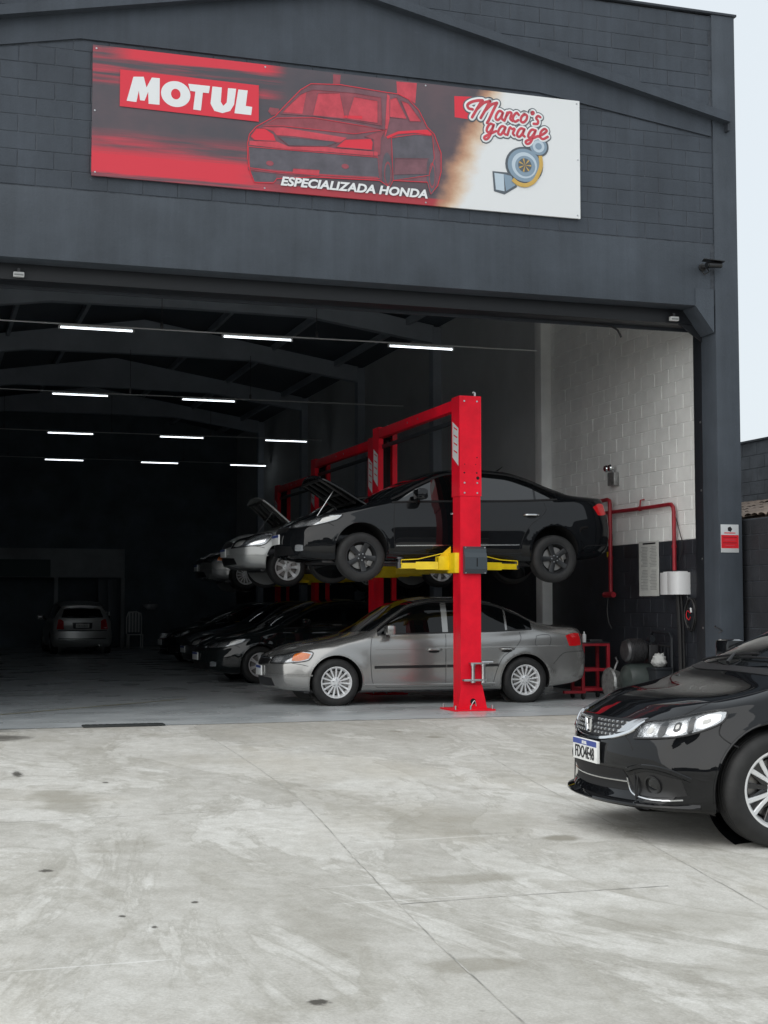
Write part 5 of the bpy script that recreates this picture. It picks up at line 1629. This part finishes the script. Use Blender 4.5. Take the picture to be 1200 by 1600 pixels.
for k, (z, a, b) in enumerate(((.19, .03, .23), (.155, .05, .21), (.12, .03, .23), (.085, .06, .20))):
    MB().box(a, b, -.0068, -.0056, z, z + .010).build('text_line', 'sign_red_mid' if k % 2 else 'red_pipe', pl_)
MB().box(.05, .21, -.0055, -.0042, .245, .258).build('text_line', 'red_sticker', pl_)
MB().lathe([(0, -.0056), (.035, -.0056), (.035, -.004)], 5, 'y', (.13, 0, .30)).build('emblem', 'ink_black', pl_)
hk = thing('cable_hook', 'bent wire hook low on the front pillar', 'hook', (9.69, FY + .1, 1.02))
MB().tube([(0, 0, .06), (-.05, -.06, .05), (-.03, -.13, .03), (.02, -.14, 0), (-.01, -.09, -.03)], .008, 6).build('wire', 'dark_steel', hk)
lc = thing('loose_cable', 'short black cable end hanging below the doorway channel', 'cable', (8.55, FY + .64, 5.0))
MB().tube(cr([(-.45, 0, .02), (-.1, 0, .01), (.06, 0, -.04), (.12, 0, -.14)], 14), .014, 8).build('cable', 'cable_black', lc)

# ------------------------------------------------------------------ right wall fittings
X = XW
em_ = thing('emergency_light', 'silver twin emergency lamp on the white block wall', 'lamp', (X, 19.43, 3.15))
MB().box(-.09, 0, -.11, .11, -.02, .18, .015).build('case', 'alu_cast', em_)
for dy in (-.06, .07):
    MB().lathe([(0, -.05), (.045, -.05), (.055, -.03), (.03, .03), (0, .04)], 16, 'x', (-.10, dy, .24)).build('lamp_head', 'chrome', em_)
MB().tube([(-.04, 0, .18), (-.06, 0, .22)], .02, 8).build('neck', 'steel', em_)
pp = thing('red_pipe_run', 'red painted pipe along the white wall dropping to the white box', 'pipe', (X - .07, 0, 0))
MB().tube(cr([(0, 20.4, 2.735), (0, 18.2, 2.73), (0, 17.72, 2.735)], 12).tolist() + [(0, 17.64, 2.73), (0, 17.59, 2.69), (0, 17.57, 2.62), (0, 17.57, 1.82)], .028, 12).build('pipe', 'red_pipe', pp)
for y, z in ((18.55, 2.73), (17.57, 2.15)):
    MB().tube([(0, y - .02, z), (0, y + .02, z)] if z > 2.5 else [(0, y, z - .02), (0, y, z + .02)], .036, 12).build('coupling', 'red_pipe', pp)
MB().tube([(0, 18.55, 2.75), (0, 18.53, 2.85), (.06, 18.53, 2.86)], .012, 6).build('hanger', 'red_pipe', pp)
MB().tube(cr([(.03, 17.60, 2.6), (.03, 17.45, 2.3), (.03, 17.40, 2.18), (.03, 17.5, 1.9)], 14), .007, 6).build('wire', 'cable_black', pp)
p2 = thing('red_air_pipe', 'red vertical air pipe with valve at its foot behind the raised car', 'pipe', (X - .13, 19.38, 0))
MB().tube([(0, .9, 2.90), (0, .08, 2.92), (0, .02, 2.90), (0, 0, 2.84), (0, 0, 1.52)], .030, 12).build('pipe', 'red_pipe', p2)
MB().tube([(-.02, .16, 1.50), (-.02, -.13, 1.50)], .042, 12).build('valve', 'red_pipe', p2)
MB().tube([(0, 0, 2.02), (0, 0, 2.07)], .038, 12).build('coupling', 'red_pipe', p2)
MB().tube(cr([(0, .08, 1.47), (-.02, .08, 1.30), (-.02, .04, 1.10), (0, -.02, 1.0)], 14), .010, 6).build('hose', 'cable_black', p2)
MB().box(-.03, .09, .10, .20, 2.30, 2.42, .01).build('filter', 'black_plastic', p2)
MB().tube([(.02, .14, 2.42), (.02, .14, 2.56)], .04, 10).build('filter_bowl', 'black_plastic', p2)
MB().box(.0, .05, .03, .12, 2.06, 2.14, .005).build('outlet', 'yellow_arm', p2)
po = thing('notice_board', 'tall white paper price sheet pinned to the black blocks', 'poster', (X - .012, 18.12, 1.475))
MB().box(-.004, .004, 0, .58, 0, .78).build('sheet', 'paper', po)
for (y0, y1, z0, z1) in ((.05, .27, .42, .70), (.31, .53, .42, .70), (.05, .27, .08, .37), (.31, .53, .08, .24), (.31, .53, .26, .37)):
    k = 0
    z = z1
    while z > z0:
        MB().box(-.0052, -.0042, y0 + random.uniform(0, .02), y1 - random.uniform(0, .07), z - .007, z).build('text_line', 'ink_grey', po, smooth=False)
        z -= .021
MB().box(-.0054, -.0042, .08, .46, .735, .758).build('text_line', 'ink_black', po, smooth=False)
wb = thing('hose_box', 'white rounded metal box on the black wall under the red pipe', 'box', (X, 17.52, 1.49))
MB().prism([(0, -.25), (-.16, -.25), (-.21, -.20), (-.22, -.02), (-.19, 0.02), (-.20, .06), (-.21, .20), (-.17, .25), (0, .25)], 'z', 0, .30).build('cover', 'white_metal', wb, angle=50)
MB().box(-.15, -.02, -.22, .22, .30, .315, .004).build('lid', 'white_metal', wb)
MB().tube([(-.10, -.08, 0), (-.08, -.09, -.5), (-.06, -.08, -1.46)], .030, 8).build('cable_duct', 'cable_black', wb)
MB().tube([(-.10, -.17, 0), (-.07, -.17, -.4), (-.05, -.16, -1.46)], .014, 8).build('cable', 'cable_black', wb)
hc = thing('hose_coil', 'black air hose coiled on a wall hook beside the doorway', 'hose', (X - .07, 17.13, 1.22))
pts = []
for k in range(70):
    a = 2 * math.pi * k / 23
    pts.append((-.012 * (k // 23) + .01 * math.sin(k * .7), .125 * math.sin(a) * (1 + .03 * math.sin(k)), .215 * math.cos(a)))
MB().tube(pts, .014, 8).build('hose', 'cable_black', hc)
MB().tube([(.06, 0, .215), (-.05, 0, .20), (-.06, 0, .25)], .010, 6).build('hook', 'dark_steel', hc)
MB().tube(cr([(-.05, -.06, .02), (-.05, .02, .05), (-.05, .05, -.02), (-.05, -.02, -.07), (-.05, -.06, -.03)], 18), .006, 6).build('red_cord', 'red_sticker', hc)
MB().tube([(-.05, -.08, .03), (-.05, -.07, .09)], .013, 8).build('nozzle', 'white_plastic', hc)

# ------------------------------------------------------------------ lifts


def lift(label, x, y, D, zc, far_open=True, arms=True):
    """Two post lift: near post at (x, y), far post D deeper; zc is the height of the lifting arms."""
    t = thing('car_lift', label, 'lift', (x, y, 0), group='red two post lifts in a row')
    HT = 4.05
    for k, (yo, sg) in enumerate(((0, 1), (D, -1))):
        # channel: back web and two flanges, open towards the car
        lo, hi = MB(), MB()
        for mb, hw, z0, z1, dp in ((lo, .140, .02, 2.76, .27), (hi, .150, 2.75, HT, .285)):
            e = 0 if mb is lo else -.008
            a, b = yo + sg * e, yo + sg * .012
            mb.box(-hw, hw, min(a, b), max(a, b), z0, z1)
            for s in (-1, 1):
                a, b = yo + sg * .012, yo + sg * dp
                mb.box(min(s * hw, s * (hw - .014)), max(s * hw, s * (hw - .014)), min(a, b), max(a, b), z0, z1)
                a, b = yo + sg * (dp - .012), yo + sg * dp
                mb.box(min(s * (hw - .014), s * (hw - .075)), max(s * (hw - .014), s * (hw - .075)), min(a, b), max(a, b), z0, z1)
        post = lo.build('post', 'red_lift', t, smooth=False)
        hi.build('post_extension', 'red_lift', t, smooth=False)
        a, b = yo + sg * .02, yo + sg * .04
        MB().box(-.12, .12, min(a, b), max(a, b), .05, HT - .05).build('post_shade_sheet', 'black_plastic', t)  # black sheet added to stand for the shade inside the open channel
        bx = sorted((yo - sg * .14, yo + sg * .40))
        bp = MB().box(-.28, .28, bx[0], bx[1], .005, .026, .003).build('base_plate', 'red_lift', t)
        for (u, v) in ((-.25, bx[0] + .04), (.25, bx[0] + .04), (-.25, bx[1] - .05), (.25, bx[1] - .05), (-.05, bx[0] + .03)):
            MB().tube([(u, v, .02), (u, v, .075)], .012, 8).build('anchor_bolt', 'steel', bp)
        g0, g1 = sorted((yo - sg * .014, yo - sg * .002))
        MB().prism([(-.185, .026), (.215, .026), (.145, .33), (-.135, .33)], 'y', g0, g1).build('gusset', 'red_lift', post, smooth=False)
        MB().tube([(.02, g0 - .002, .12), (.02, g1 + .002, .12)], .038, 14).build('gusset_hole', 'dark_void', post)
        MB().tube(cr([(-.01, g0 - .01, .05), (.01, g0 - .012, .10), (.04, g0 - .012, .13), (.06, g0 - .008, .06)], 10), .006, 6).build('wire', 'steel', post)
        yb = yo - sg * .010
        for (u, z, r_) in ((-.085, 3.05, .011), (.085, 3.05, .011), (.10, 2.985, .022), (-.08, 3.16, .006), (.07, 3.16, .006), (.09, 3.25, .008)):
            ya, yb2 = sorted((yb - sg * .001, yb + sg * .004))
            MB().tube([(u, ya, z), (u, yb2, z)], r_, 10).build('bolt_hole', 'dark_void', post)
        for u in (-.085, .09):
            for z in (2.79, 2.92, 3.98):
                ya, yb2 = sorted((yb - sg * .008, yb + sg * .004))
                MB().tube([(u, ya, z), (u, yb2, z)], .012, 8).build('bolt', 'steel', post)
        MB().tube([(.09, yo + sg * .06, HT), (.09, yo + sg * .06, HT + .05), (.06, yo + sg * .05, HT + .055)], .014, 8).build('top_valve', 'white_plastic', t)
        # slanted white maker's strip down the side of the post
        y0, y1 = sorted((yo + sg * .03, yo + sg * .25))
        mk = MB()
        MB().add([(-.1515, y0, 3.63), (-.1515, y1, 3.74), (-.1515, y1, 3.27), (-.1515, y0, 3.14)], [(0, 1, 2, 3)]).build('side_marking', 'sign_white', t, smooth=False)
        for q in range(4):
            z = 3.30 + q * .10
            MB().add([(-.1525, y0 + .04, z), (-.1525, y1 - .05, z + .05), (-.1525, y1 - .05, z + .065), (-.1525, y0 + .04, z + .02)], [(0, 1, 2, 3)]).build('marking_gap', 'red_lift', t, smooth=False)
        # safety latch cover
        c0, c1 = sorted((yo - sg * .075, yo - sg * .002))
        cv = MB()
        cv.prism([(zc - .11, c1), (zc - .11, c0 + .03), (zc - .05, c0), (zc + .10, c0), (zc + .16, c0 + .03), (zc + .21, c0 + .035), (zc + .24, c1)] if sg > 0 else
                 [(zc - .11, c0), (zc - .11, c1 - .03), (zc - .05, c1), (zc + .10, c1), (zc + .16, c1 - .03), (zc + .21, c1 - .035), (zc + .24, c0)], 'x', -.105, .20)
        cv.v = [(p[0], p[2], p[1]) for p in cv.v]
        cvo = cv.build('latch_cover', 'cover_grey', t, smooth=False)
        ys_ = c0 - .003 if sg > 0 else c1 + .003
        MB().box(.055, .068, min(ys_, ys_ + sg * .006), max(ys_, ys_ + sg * .006), zc - .02, zc + .09).build('slot', 'dark_void', cvo)
        for u in (-.085, .18):
            MB().tube([(u, ys_ + sg * .03, zc + .225), (u, ys_ + sg * .045, zc + .225)], .010, 8).build('screw', 'steel', cvo)
            MB().tube([(u, ys_ + sg * .04, zc - .10), (u, ys_ + sg * .025, zc - .10)], .010, 8).build('screw', 'steel', cvo)
        # carriage and swing arms
        yc = yo + sg * .30
        a, b = sorted((yo + sg * .05, yc + sg * .03))
        MB().box(-.20, .16, a, b, zc - .10, zc + .16, .008).build('carriage', 'yellow_arm', t)
        a, b = sorted((yc - sg * .05, yc + sg * .10))
        MB().box(-.34, -.20, a, b, zc - .06, zc + .12, .006).build('carriage', 'yellow_arm', t)
        MB().prism([(-.20, zc + .22), (-.16, zc + .25), (-.16, zc + .0), (-.34, zc + .0), (-.34, zc + .10)], 'y', min(yc, yc + sg * .02), max(yc, yc + sg * .02)).build('carriage_plate', 'yellow_arm', t, smooth=False)
        for (u0, u1, v1) in ((-.25, -.76, .30), (.12, .88, .30)):
            ds = 1 if u1 > u0 else -1
            m0 = u0 + (u1 - u0) * .62
            vm = yc + sg * v1 * .62
            def beam(pa, pb, w, h, nm):
                mb = MB(); d = Vector((pb[0] - pa[0], pb[1] - pa[1], 0)).normalized(); s = Vector((-d.y, d.x, 0)) * w
                vs = []
                for p in (pa, pb):
                    for (k1, k2) in ((-1, -h), (1, -h), (1, h), (-1, h)):
                        vs.append((p[0] + s.x * k1, p[1] + s.y * k1, zc + k2))
                mb.add(vs, [(0, 1, 2, 3), (7, 6, 5, 4), (0, 4, 5, 1), (1, 5, 6, 2), (2, 6, 7, 3), (3, 7, 4, 0)])
                return mb.build(nm, 'yellow_arm', t, smooth=False)
            am = beam((u0, yc), (m0, vm), .055, .050, 'arm')
            beam((m0 - ds * .1, vm - sg * .05), (u1, yc + sg * v1), .042, .036, 'arm_slide')
            MB().lathe([(0, zc - .03), (.05, zc - .03), (.05, zc + .05), (.032, zc + .055), (.032, zc + .085), (.06, zc + .09), (.06, zc + .115), (0, zc + .118)], 16, 'z', (u1, yc + sg * v1, 0)).build('pad', 'dark_steel', am)
            MB().tube([(u0 + ds * .02, yc - sg * .04, zc + .16), (m0, vm - sg * .06, zc + .085), (u1, yc + sg * v1 - sg * .06, zc + .075), (u1, yc + sg * v1 - sg * .06, zc + .02)], .007, 6).build('arm_rod', 'yellow_arm', am)
    # overhead beam, sync cable tube and hoses
    MB().box(-.148, -.05, .20, D - .20, HT - .17, HT - .03, .004).build('overhead_beam', 'red_lift', t)
    MB().box(-.10, -.075, .30, D - .30, HT - .33, HT - .27, .004).build('shutoff_bar', 'black_plastic', t)
    for q in (.44, .56):
        MB().tube([(-.152, D * q, HT - .10), (-.145, D * q, HT - .10)], .016, 8).build('beam_bolt', 'steel', t)
    for u in (-.05, .03):
        MB().tube([(u, D - .10, HT - .15), (u + .01, D - .12, 2.4)], .008, 6).build('cable', 'cable_black', t)
        MB().lathe([(0, -.02), (.04, -.02), (.03, 0), (.04, .02), (0, .02)], 14, 'x', (u, D - .14, HT - .22)).build('pulley', 'dark_steel', t)
    MB().box(-.13, .13, D - .20, D - .12, HT - .14, HT - .07, .006).build('crosshead', 'black_plastic', t)
    return t


L1 = lift('nearest red two post lift carrying the raised black sedan', 6.69, 17.30, 3.75, 1.86)
# grey height adapters hung on the near post
ad = thing('lift_adapters', 'grey steel lift pad adapters on a bracket at the foot of the nearest lift post', 'tool', (6.69, 17.30, .36))
MB().box(-.13, .17, -.10, -.012, .02, .045, .003).build('shelf', 'steel', ad)
MB().box(-.04, .21, -.10, -.012, .235, .255, .003).build('shelf', 'steel', ad)
for u in (.0, .14):
    MB().lathe([(0, 0), (.034, 0), (.034, .03), (.025, .035), (.025, .21), (.034, .215), (.034, .24), (0, .24)], 14, 'z', (u, -.07, .0)).build('adapter', 'steel', ad)
MB().tube([(.12, -.07, .262), (.27, -.08, .262)], .012, 8).build('pin', 'steel', ad)
L2 = lift('second red two post lift, its pillars behind the raised black sedan', 7.00, 22.05, 3.9, 1.86)
L3 = lift('farthest red two post lift, half lost in the dark behind the open bonnets', 7.72, 28.40, 3.5, 1.86)

# ------------------------------------------------------------------ cars in place
r, _c = sedan_2001('silver_sedan', 'silver four door sedan parked on the floor under the raised black sedan', 'cars in the workshop', 'paint_silver')
r.location = (4.42, 18.60 + .855, 0.004); r.rotation_euler = (0, 0, R(-3.0)); r.scale = (1.02, 1.0, 1.02)
A = r
r, _c = sedan_2006('raised_black_sedan', 'glossy black four door sedan raised high on the nearest red lift with its bonnet open', 'cars in the workshop', 'paint_black', hood=(.30, 1.06, 44), drop=.10)
r.location = (4.47, 17.84 + .877, 1.75); r.rotation_euler = (0, 0, R(-1.5))
r, _c = sedan_2001('raised_silver_sedan', 'pale silver car with open bonnet raised on the second lift', 'cars in the workshop', 'paint_silver_light', style='ten', hood=(.30, 1.04, 52), front='clear', drop=.10)
r.location = (4.69, 22.5 + .855, 1.74)
E = r
c3 = copy_tree(A); c3.name = 'raised_sedan'
tag(c3, 'silver sedan with amber corner lamps raised on the farthest lift', 'car', 'cars in the workshop')
c3.location = (5.40, 28.9 + .855, 1.66); c3.scale = (1, 1, 1); c3.rotation_euler = (0, 0, 0)
r, _c = sedan_2006('black_sedan', 'black sedan parked just behind the silver sedan, nose towards the doorway left', 'cars in the workshop', 'paint_green_black', style='ten')
r.location = (4.55, 24.2 + .877, .004); r.rotation_euler = (0, 0, R(2))
r, _c = sedan_2001('graphite_sedan', 'dark grey car third in the floor row, just beyond the parked black sedan', 'cars in the workshop', 'paint_graphite', front='clear', style='hub')
r.location = (5.05, 28.4 + .855, .004); r.rotation_euler = (0, 0, R(2))
r, car_c = sedan_2014('near_black_sedan', 'shiny black sedan in the yard cut off by the right edge of the picture', 'cars in the workshop', 'paint_black_near', text='FDO4E48', turn=R(0))
del r['group']
th = R(-5)
f_ = Vector((-math.cos(th), -math.sin(th))); l_ = Vector((math.sin(th), -math.cos(th)))
wc = Vector((4.56, 7.02))                       # near front wheel, outer face on the ground
org = wc + f_ * .81 - l_ * (.878)
r.location = (org.x, org.y, 0.002); r.rotation_euler = (0, 0, th)
c4 = copy_tree(r, swap={'paint_black_near': 'paint_green_black'}); c4.name = 'dark_sedan'
tag(c4, 'very dark sedan deepest in the floor row, only its lamps catching light', 'car', 'cars in the workshop')
for o in list(c4.children):
    if o.name.startswith('licence_plate'):
        for q in list(o.children): bpy.data.objects.remove(q)
c4.location = (5.30, 33.0 + .878, .004); c4.rotation_euler = (0, 0, R(2))
r, _c = hatchback('silver_hatchback', 'silver hatchback seen from behind at the dark back of the workshop', 'cars in the workshop', 'paint_silver_light')
r.location = (4.15, 43.9, .004); r.rotation_euler = (0, 0, R(-90))

# ------------------------------------------------------------------ workshop clutter by the right wall
ct = thing('red_tool_cart', 'red steel workshop cart standing behind the silver sedan', 'cart', (9.00, 18.85, 0))
for (u, v) in ((0, 0), (.40, 0), (0, .35), (.40, .35)):
    MB().box(u - .022, u + .022, v - .022, v + .022, .10, .78, .003).build('leg', 'red_pipe', ct)
    MB().lathe([(0, -.015), (.045, -.015), (.05, -.01), (.05, .01), (.045, .015), (0, .015)], 14, 'x', (u, v, .05)).build('caster', 'rubber', ct)
for z in (.12, .40, .76):
    MB().box(-.02, .42, -.02, .02, z, z + .045, .003).build('rail', 'red_pipe', ct)
    MB().box(-.02, .42, .33, .37, z, z + .045, .003).build('rail', 'red_pipe', ct)
MB().box(-.03, .43, -.03, .38, .80, .815, .003).build('tray', 'black_plastic', ct)
MB().box(-.30, .03, -.03, .03, .09, .13, .003).build('foot', 'red_pipe', ct)
bt = thing('spray_bottle', 'small white bottle standing on the red cart', 'bottle', (9.02, 18.84, .815))
MB().lathe([(0, 0), (.028, 0), (.03, .01), (.03, .11), (.012, .125), (.012, .15), (0, .155)], 16, 'z').build('bottle', 'white_plastic', bt)
tb = thing('tool_tray', 'low grey tool tray on the red cart', 'tray', (9.18, 18.98, .815))
MB().box(0, .20, 0, .14, 0, .035, .006).build('tray', 'dark_steel', tb)
gx = thing('gearbox', 'greasy aluminium gearbox leaning against the cart by the wall', 'gearbox', (9.12, 18.30, 0))
gb1 = MB().lathe([(0, 0), (.20, 0), (.21, .03), (.19, .05), (.17, .12), (.12, .25), (.10, .34), (0, .35)], 22, 'x', (0, 0, .27))
for k in range(9):
    a = 2 * math.pi * k / 9
    gb1.tube([(0, .185 * math.cos(a), .27 + .185 * math.sin(a)), (.06, .185 * math.cos(a), .27 + .185 * math.sin(a))], .014, 6)
gb1.box(.08, .30, -.10, .12, .05, .20, .02)
gb1.build('case', 'alu_cast', gx)
MB().tube([(.10, .0, .44), (.14, -.03, .56), (.10, -.05, .62)], .016, 8).build('shift_lever', 'steel', gx)
MB().tube(cr([(.02, -.16, .30), (.0, -.20, .16), (-.02, -.16, .04)], 10), .012, 6).build('hose', 'cable_black', gx)
cp = thing('air_compressor', 'dark round air compressor with motor on its tank by the wall', 'compressor', (9.42, 17.95, 0))
MB().lathe([(0, -.34), (.10, -.33), (.19, -.28), (.215, -.22), (.215, .22), (.19, .28), (.10, .33), (0, .34)], 28, 'x', (.08, 0, .33)).build('tank', 'drum_green', cp)
MB().lathe([(0, -.16), (.13, -.16), (.155, -.13), (.155, .10), (.14, .13), (.06, .15), (0, .15)], 24, 'x', (-.06, 0, .72)).build('motor', 'dark_steel', cp)
for k in range(8):
    MB().lathe([(.156, -.10 + k * .026), (.170, -.095 + k * .026), (.156, -.088 + k * .026)], 22, 'x', (-.06, 0, .72)).build('cooling_fin', 'dark_steel', cp)
MB().box(.12, .26, -.08, .08, .54, .80, .015).build('pump', 'dark_steel', cp)
MB().lathe([(0, -.05), (.045, -.05), (.045, .05), (0, .05)], 14, 'y', (.19, 0, .88)).build('air_filter', 'black_plastic', cp)
MB().tube(cr([(.20, .02, .80), (.27, .02, .72), (.24, -.02, .56), (.12, -.05, .52)], 12), .013, 8).build('pipe', 'steel', cp)
for u in (-.16, .30):
    MB().box(u - .02, u + .02, -.17, .17, 0, .15, .004).build('foot', 'dark_steel', cp)
ch = thing('black_trolley', 'black tubular trolley frame with slats against the black wall', 'trolley', (9.74, 17.62, 0))
MB().tube([(.0, -.02, .05), (.0, -.02, .90), (.0, .03, .96), (.0, .50, .98), (.0, .57, .93), (.0, .58, .05)], .022, 8).build('frame', 'black_plastic', ch)
MB().tube([(.0, -.02, .78), (.0, .57, .79)], .014, 8).build('top_bar', 'dark_steel', ch)
for k in range(5):
    MB().box(-.006, .006, .07 + k * .10, .10 + k * .10, .12, .78, .002).build('slat', 'black_plastic', ch)
MB().box(-.26, .02, -.02, .58, .10, .13, .005).build('deck', 'black_plastic', ch)
rg = thing('white_rag', 'crumpled white rag lying on the black crate by the wall', 'rag', (9.58, 17.66, .13))
bm = bmesh.new(); bmesh.ops.create_icosphere(bm, subdivisions=3, radius=.10)
for v in bm.verts:
    q = v.co.normalized()
    v.co *= 1 + .22 * math.sin(9 * q.x + 4 * q.z) * math.cos(7 * q.y) + .12 * math.sin(17 * q.z)
    v.co.z = max(-.09, v.co.z)
me = bpy.data.meshes.new('rag'); bm.to_mesh(me); bm.free(); me.shade_smooth(); me.materials.append(MATS['rag_white'])
link('cloth', me, rg, (0, 0, .46))
cr_ = thing('black_crate', 'black plastic crate on the trolley under the white rag', 'crate', (9.58, 17.66, .13))
MB().box(-.12, .12, -.12, .12, 0, .34, .01).build('body', 'black_plastic', cr_)
MB().box(-.13, .13, -.13, .13, .34, .37, .006).build('rim', 'black_plastic', cr_)
# tread of a tyre just inside the left edge of the picture
ty = thing('spare_wheel', 'black knobbly spare wheel standing at the left edge of the doorway', 'wheel', (.42, 15.95, .31))
MB().lathe([(.20, -.09), (.27, -.10), (.30, -.085), (.305, 0), (.30, .085), (.27, .10), (.20, .09)], 48, 'y', closed=True).build('carcass', 'rubber', ty)
for k in range(30):
    a = 2 * math.pi * k / 30
    for j, dy in enumerate((-.06, .06)):
        o = MB().box(-.018, .018, -.035, .035, -.006, .014, .003).build('tread_block', 'rubber', ty)
        o.location = (.302 * math.cos(a + j * .1), dy, .302 * math.sin(a + j * .1)); o.rotation_euler = (0, R(90) - a - j * .1, 0)

# ------------------------------------------------------------------ back of the workshop
of = thing('back_partition', 'dark partition with a pale teal board at the far left of the workshop', 'partition', (0, 45.6, 0))
MB().box(XL + .02, 6.0, 0, .08, 2.2, 3.1, .005).build('header', 'dark_inside', of)
MB().box(2.0, 3.72, -.03, -.002, 2.22, 2.75, .005).build('board', 'teal_board', of)
for x in (3.9, 5.95):
    MB().box(x - .06, x + .06, .0, .09, 0, 2.2, .005).build('stud', 'dark_inside', of)
cb = thing('tall_cabinet', 'tall blue grey metal cabinet behind the silver hatchback', 'cabinet', (5.10, 44.9, 0))
MB().box(0, .62, 0, .45, .04, 2.15, .01).build('case', 'cabinet_blue', cb)
for u in (.02, .315):
    d0 = MB().box(u, u + .285, -.02, -.001, .08, 2.10, .005).build('door', 'cabinet_blue', cb)
    MB().box(u + (.24 if u < .1 else .02), u + (.262 if u < .1 else .042), -.04, -.02, 1.0, 1.14, .003).build('handle', 'steel', d0)
cw = thing('white_chair', 'white plastic chair at the dark back wall beside the cabinet', 'chair', (6.0, 45.0, 0))
MB().tube([(0, 0, .45), (0, .02, .95), (.06, .03, 1.12), (.30, .03, 1.14), (.44, .03, 1.08), (.46, .02, .95), (.46, 0, .45)], .022, 8).build('back_frame', 'white_plastic', cw)
for k in range(4):
    MB().box(.06 + k * .095, .12 + k * .095, .01, .03, .50, 1.12, .004).build('back_slat', 'white_plastic', cw)
MB().box(0, .46, -.42, .0, .42, .45, .01).build('seat', 'white_plastic', cw)
for (u, v) in ((.02, -.40), (.44, -.40), (.02, 0), (.44, 0)):
    MB().tube([(u, v, 0), (u, v, .43)], .02, 8).build('leg', 'white_plastic', cw)
bs = thing('wash_basin', 'small white wash basin on the back wall', 'basin', (7.0, YB, 1.35))
MB().lathe([(0, -.16), (.12, -.15), (.24, -.05), (.27, .03), (.25, .03), (.2, -.05), (0, -.12)], 24, 'z', (0, -.28, 0)).build('bowl', 'white_metal', bs)
MB().tube([(0, -.02, .08), (0, -.10, .16), (0, -.18, .10)], .014, 8).build('tap', 'chrome', bs)

# ------------------------------------------------------------------ neighbour on the right
nw = thing('boundary_wall', 'black painted block wall beside the front pillar', 'wall', (10.12, 0, 0))
MB().box(.008, .2, 9.0, 16.9, 0, 2.46).build('core', 'mortar', nw, smooth=False)


def place_b(u, z, me, r_):
    o = link('block', me, nw, (r_, u, z)); o.rotation_euler = (0, 0, R(90)); o.scale = (1, -1, 1)


lay_blocks(nw, 14.0, 16.8, .05, 2.45, [], place_b, 'black_fence_wall')
nh = thing('neighbour_wall', 'weathered grey block wall rising behind the tiled lean-to roof', 'wall', (12.0, 0, 0))
MB().box(.008, .22, 9.0, 30.0, 0, 3.83).build('core', 'mortar', nh, smooth=False)


def place_n(u, z, me, r_):
    o = link('block', me, nh, (r_, u, z)); o.rotation_euler = (0, 0, R(90)); o.scale = (1, -1, 1)


lay_blocks(nh, 17.2, 20.8, 2.62, 3.83, [], place_n, 'neighbour_wall')
MB().box(-.03, .25, 9.0, 30.0, 3.832, 3.86).build('coping', 'facade_dark', nh)
tr_ = thing('tiled_roof', 'narrow old clay tiled lean-to roof beyond the boundary wall', 'roof', (10.28, 0, 2.50))
tm = MB()
G = [[(q * .42, .085 * math.cos(a), .035 * math.sin(a) + .01 * (1 - q)) for a in np.linspace(0, math.pi, 8)] for q in (0, 1)]
tile = MB().grid(G).mesh('roof_tile', 'clay_tile')
MB().prism([(0, -.03), (1.7, .36), (1.7, .30), (0, -.09)], 'y', 12.0, 21.0).build('roof_deck', 'clay_tile', tr_, smooth=False)
for i in range(30):
    for j in range(5):
        o = link('roof_tile', tile, tr_)
        o.location = (j * .335 + random.uniform(-.015, .015), 14.6 + i * .175, .0 + j * .077 + random.uniform(-.006, .006))
        o.rotation_euler = (random.uniform(-.05, .05), R(-13), random.uniform(-.03, .03))

# ------------------------------------------------------------------ across the street (seen in the paintwork)
sw2 = thing('street_wall', 'long plastered wall with doors across the street behind the viewer', 'wall', (0, -34, 0))
MB().box(-50, 60, -.3, 0, 0, 3.6, .01).build('wall', 'street_wall', sw2)
for k in range(9):
    x = -40 + k * 11
    MB().box(x, x + 3.0, 0, .05, 0, 2.6, .01).build('gate', 'facade_dark', sw2)
    MB().box(x + 4.5, x + 9.0, -6, -.3, 3.6, 4.6 + 1.6 * ((k * 7) % 3), .02).build('upper_storey', 'street_wall', sw2)
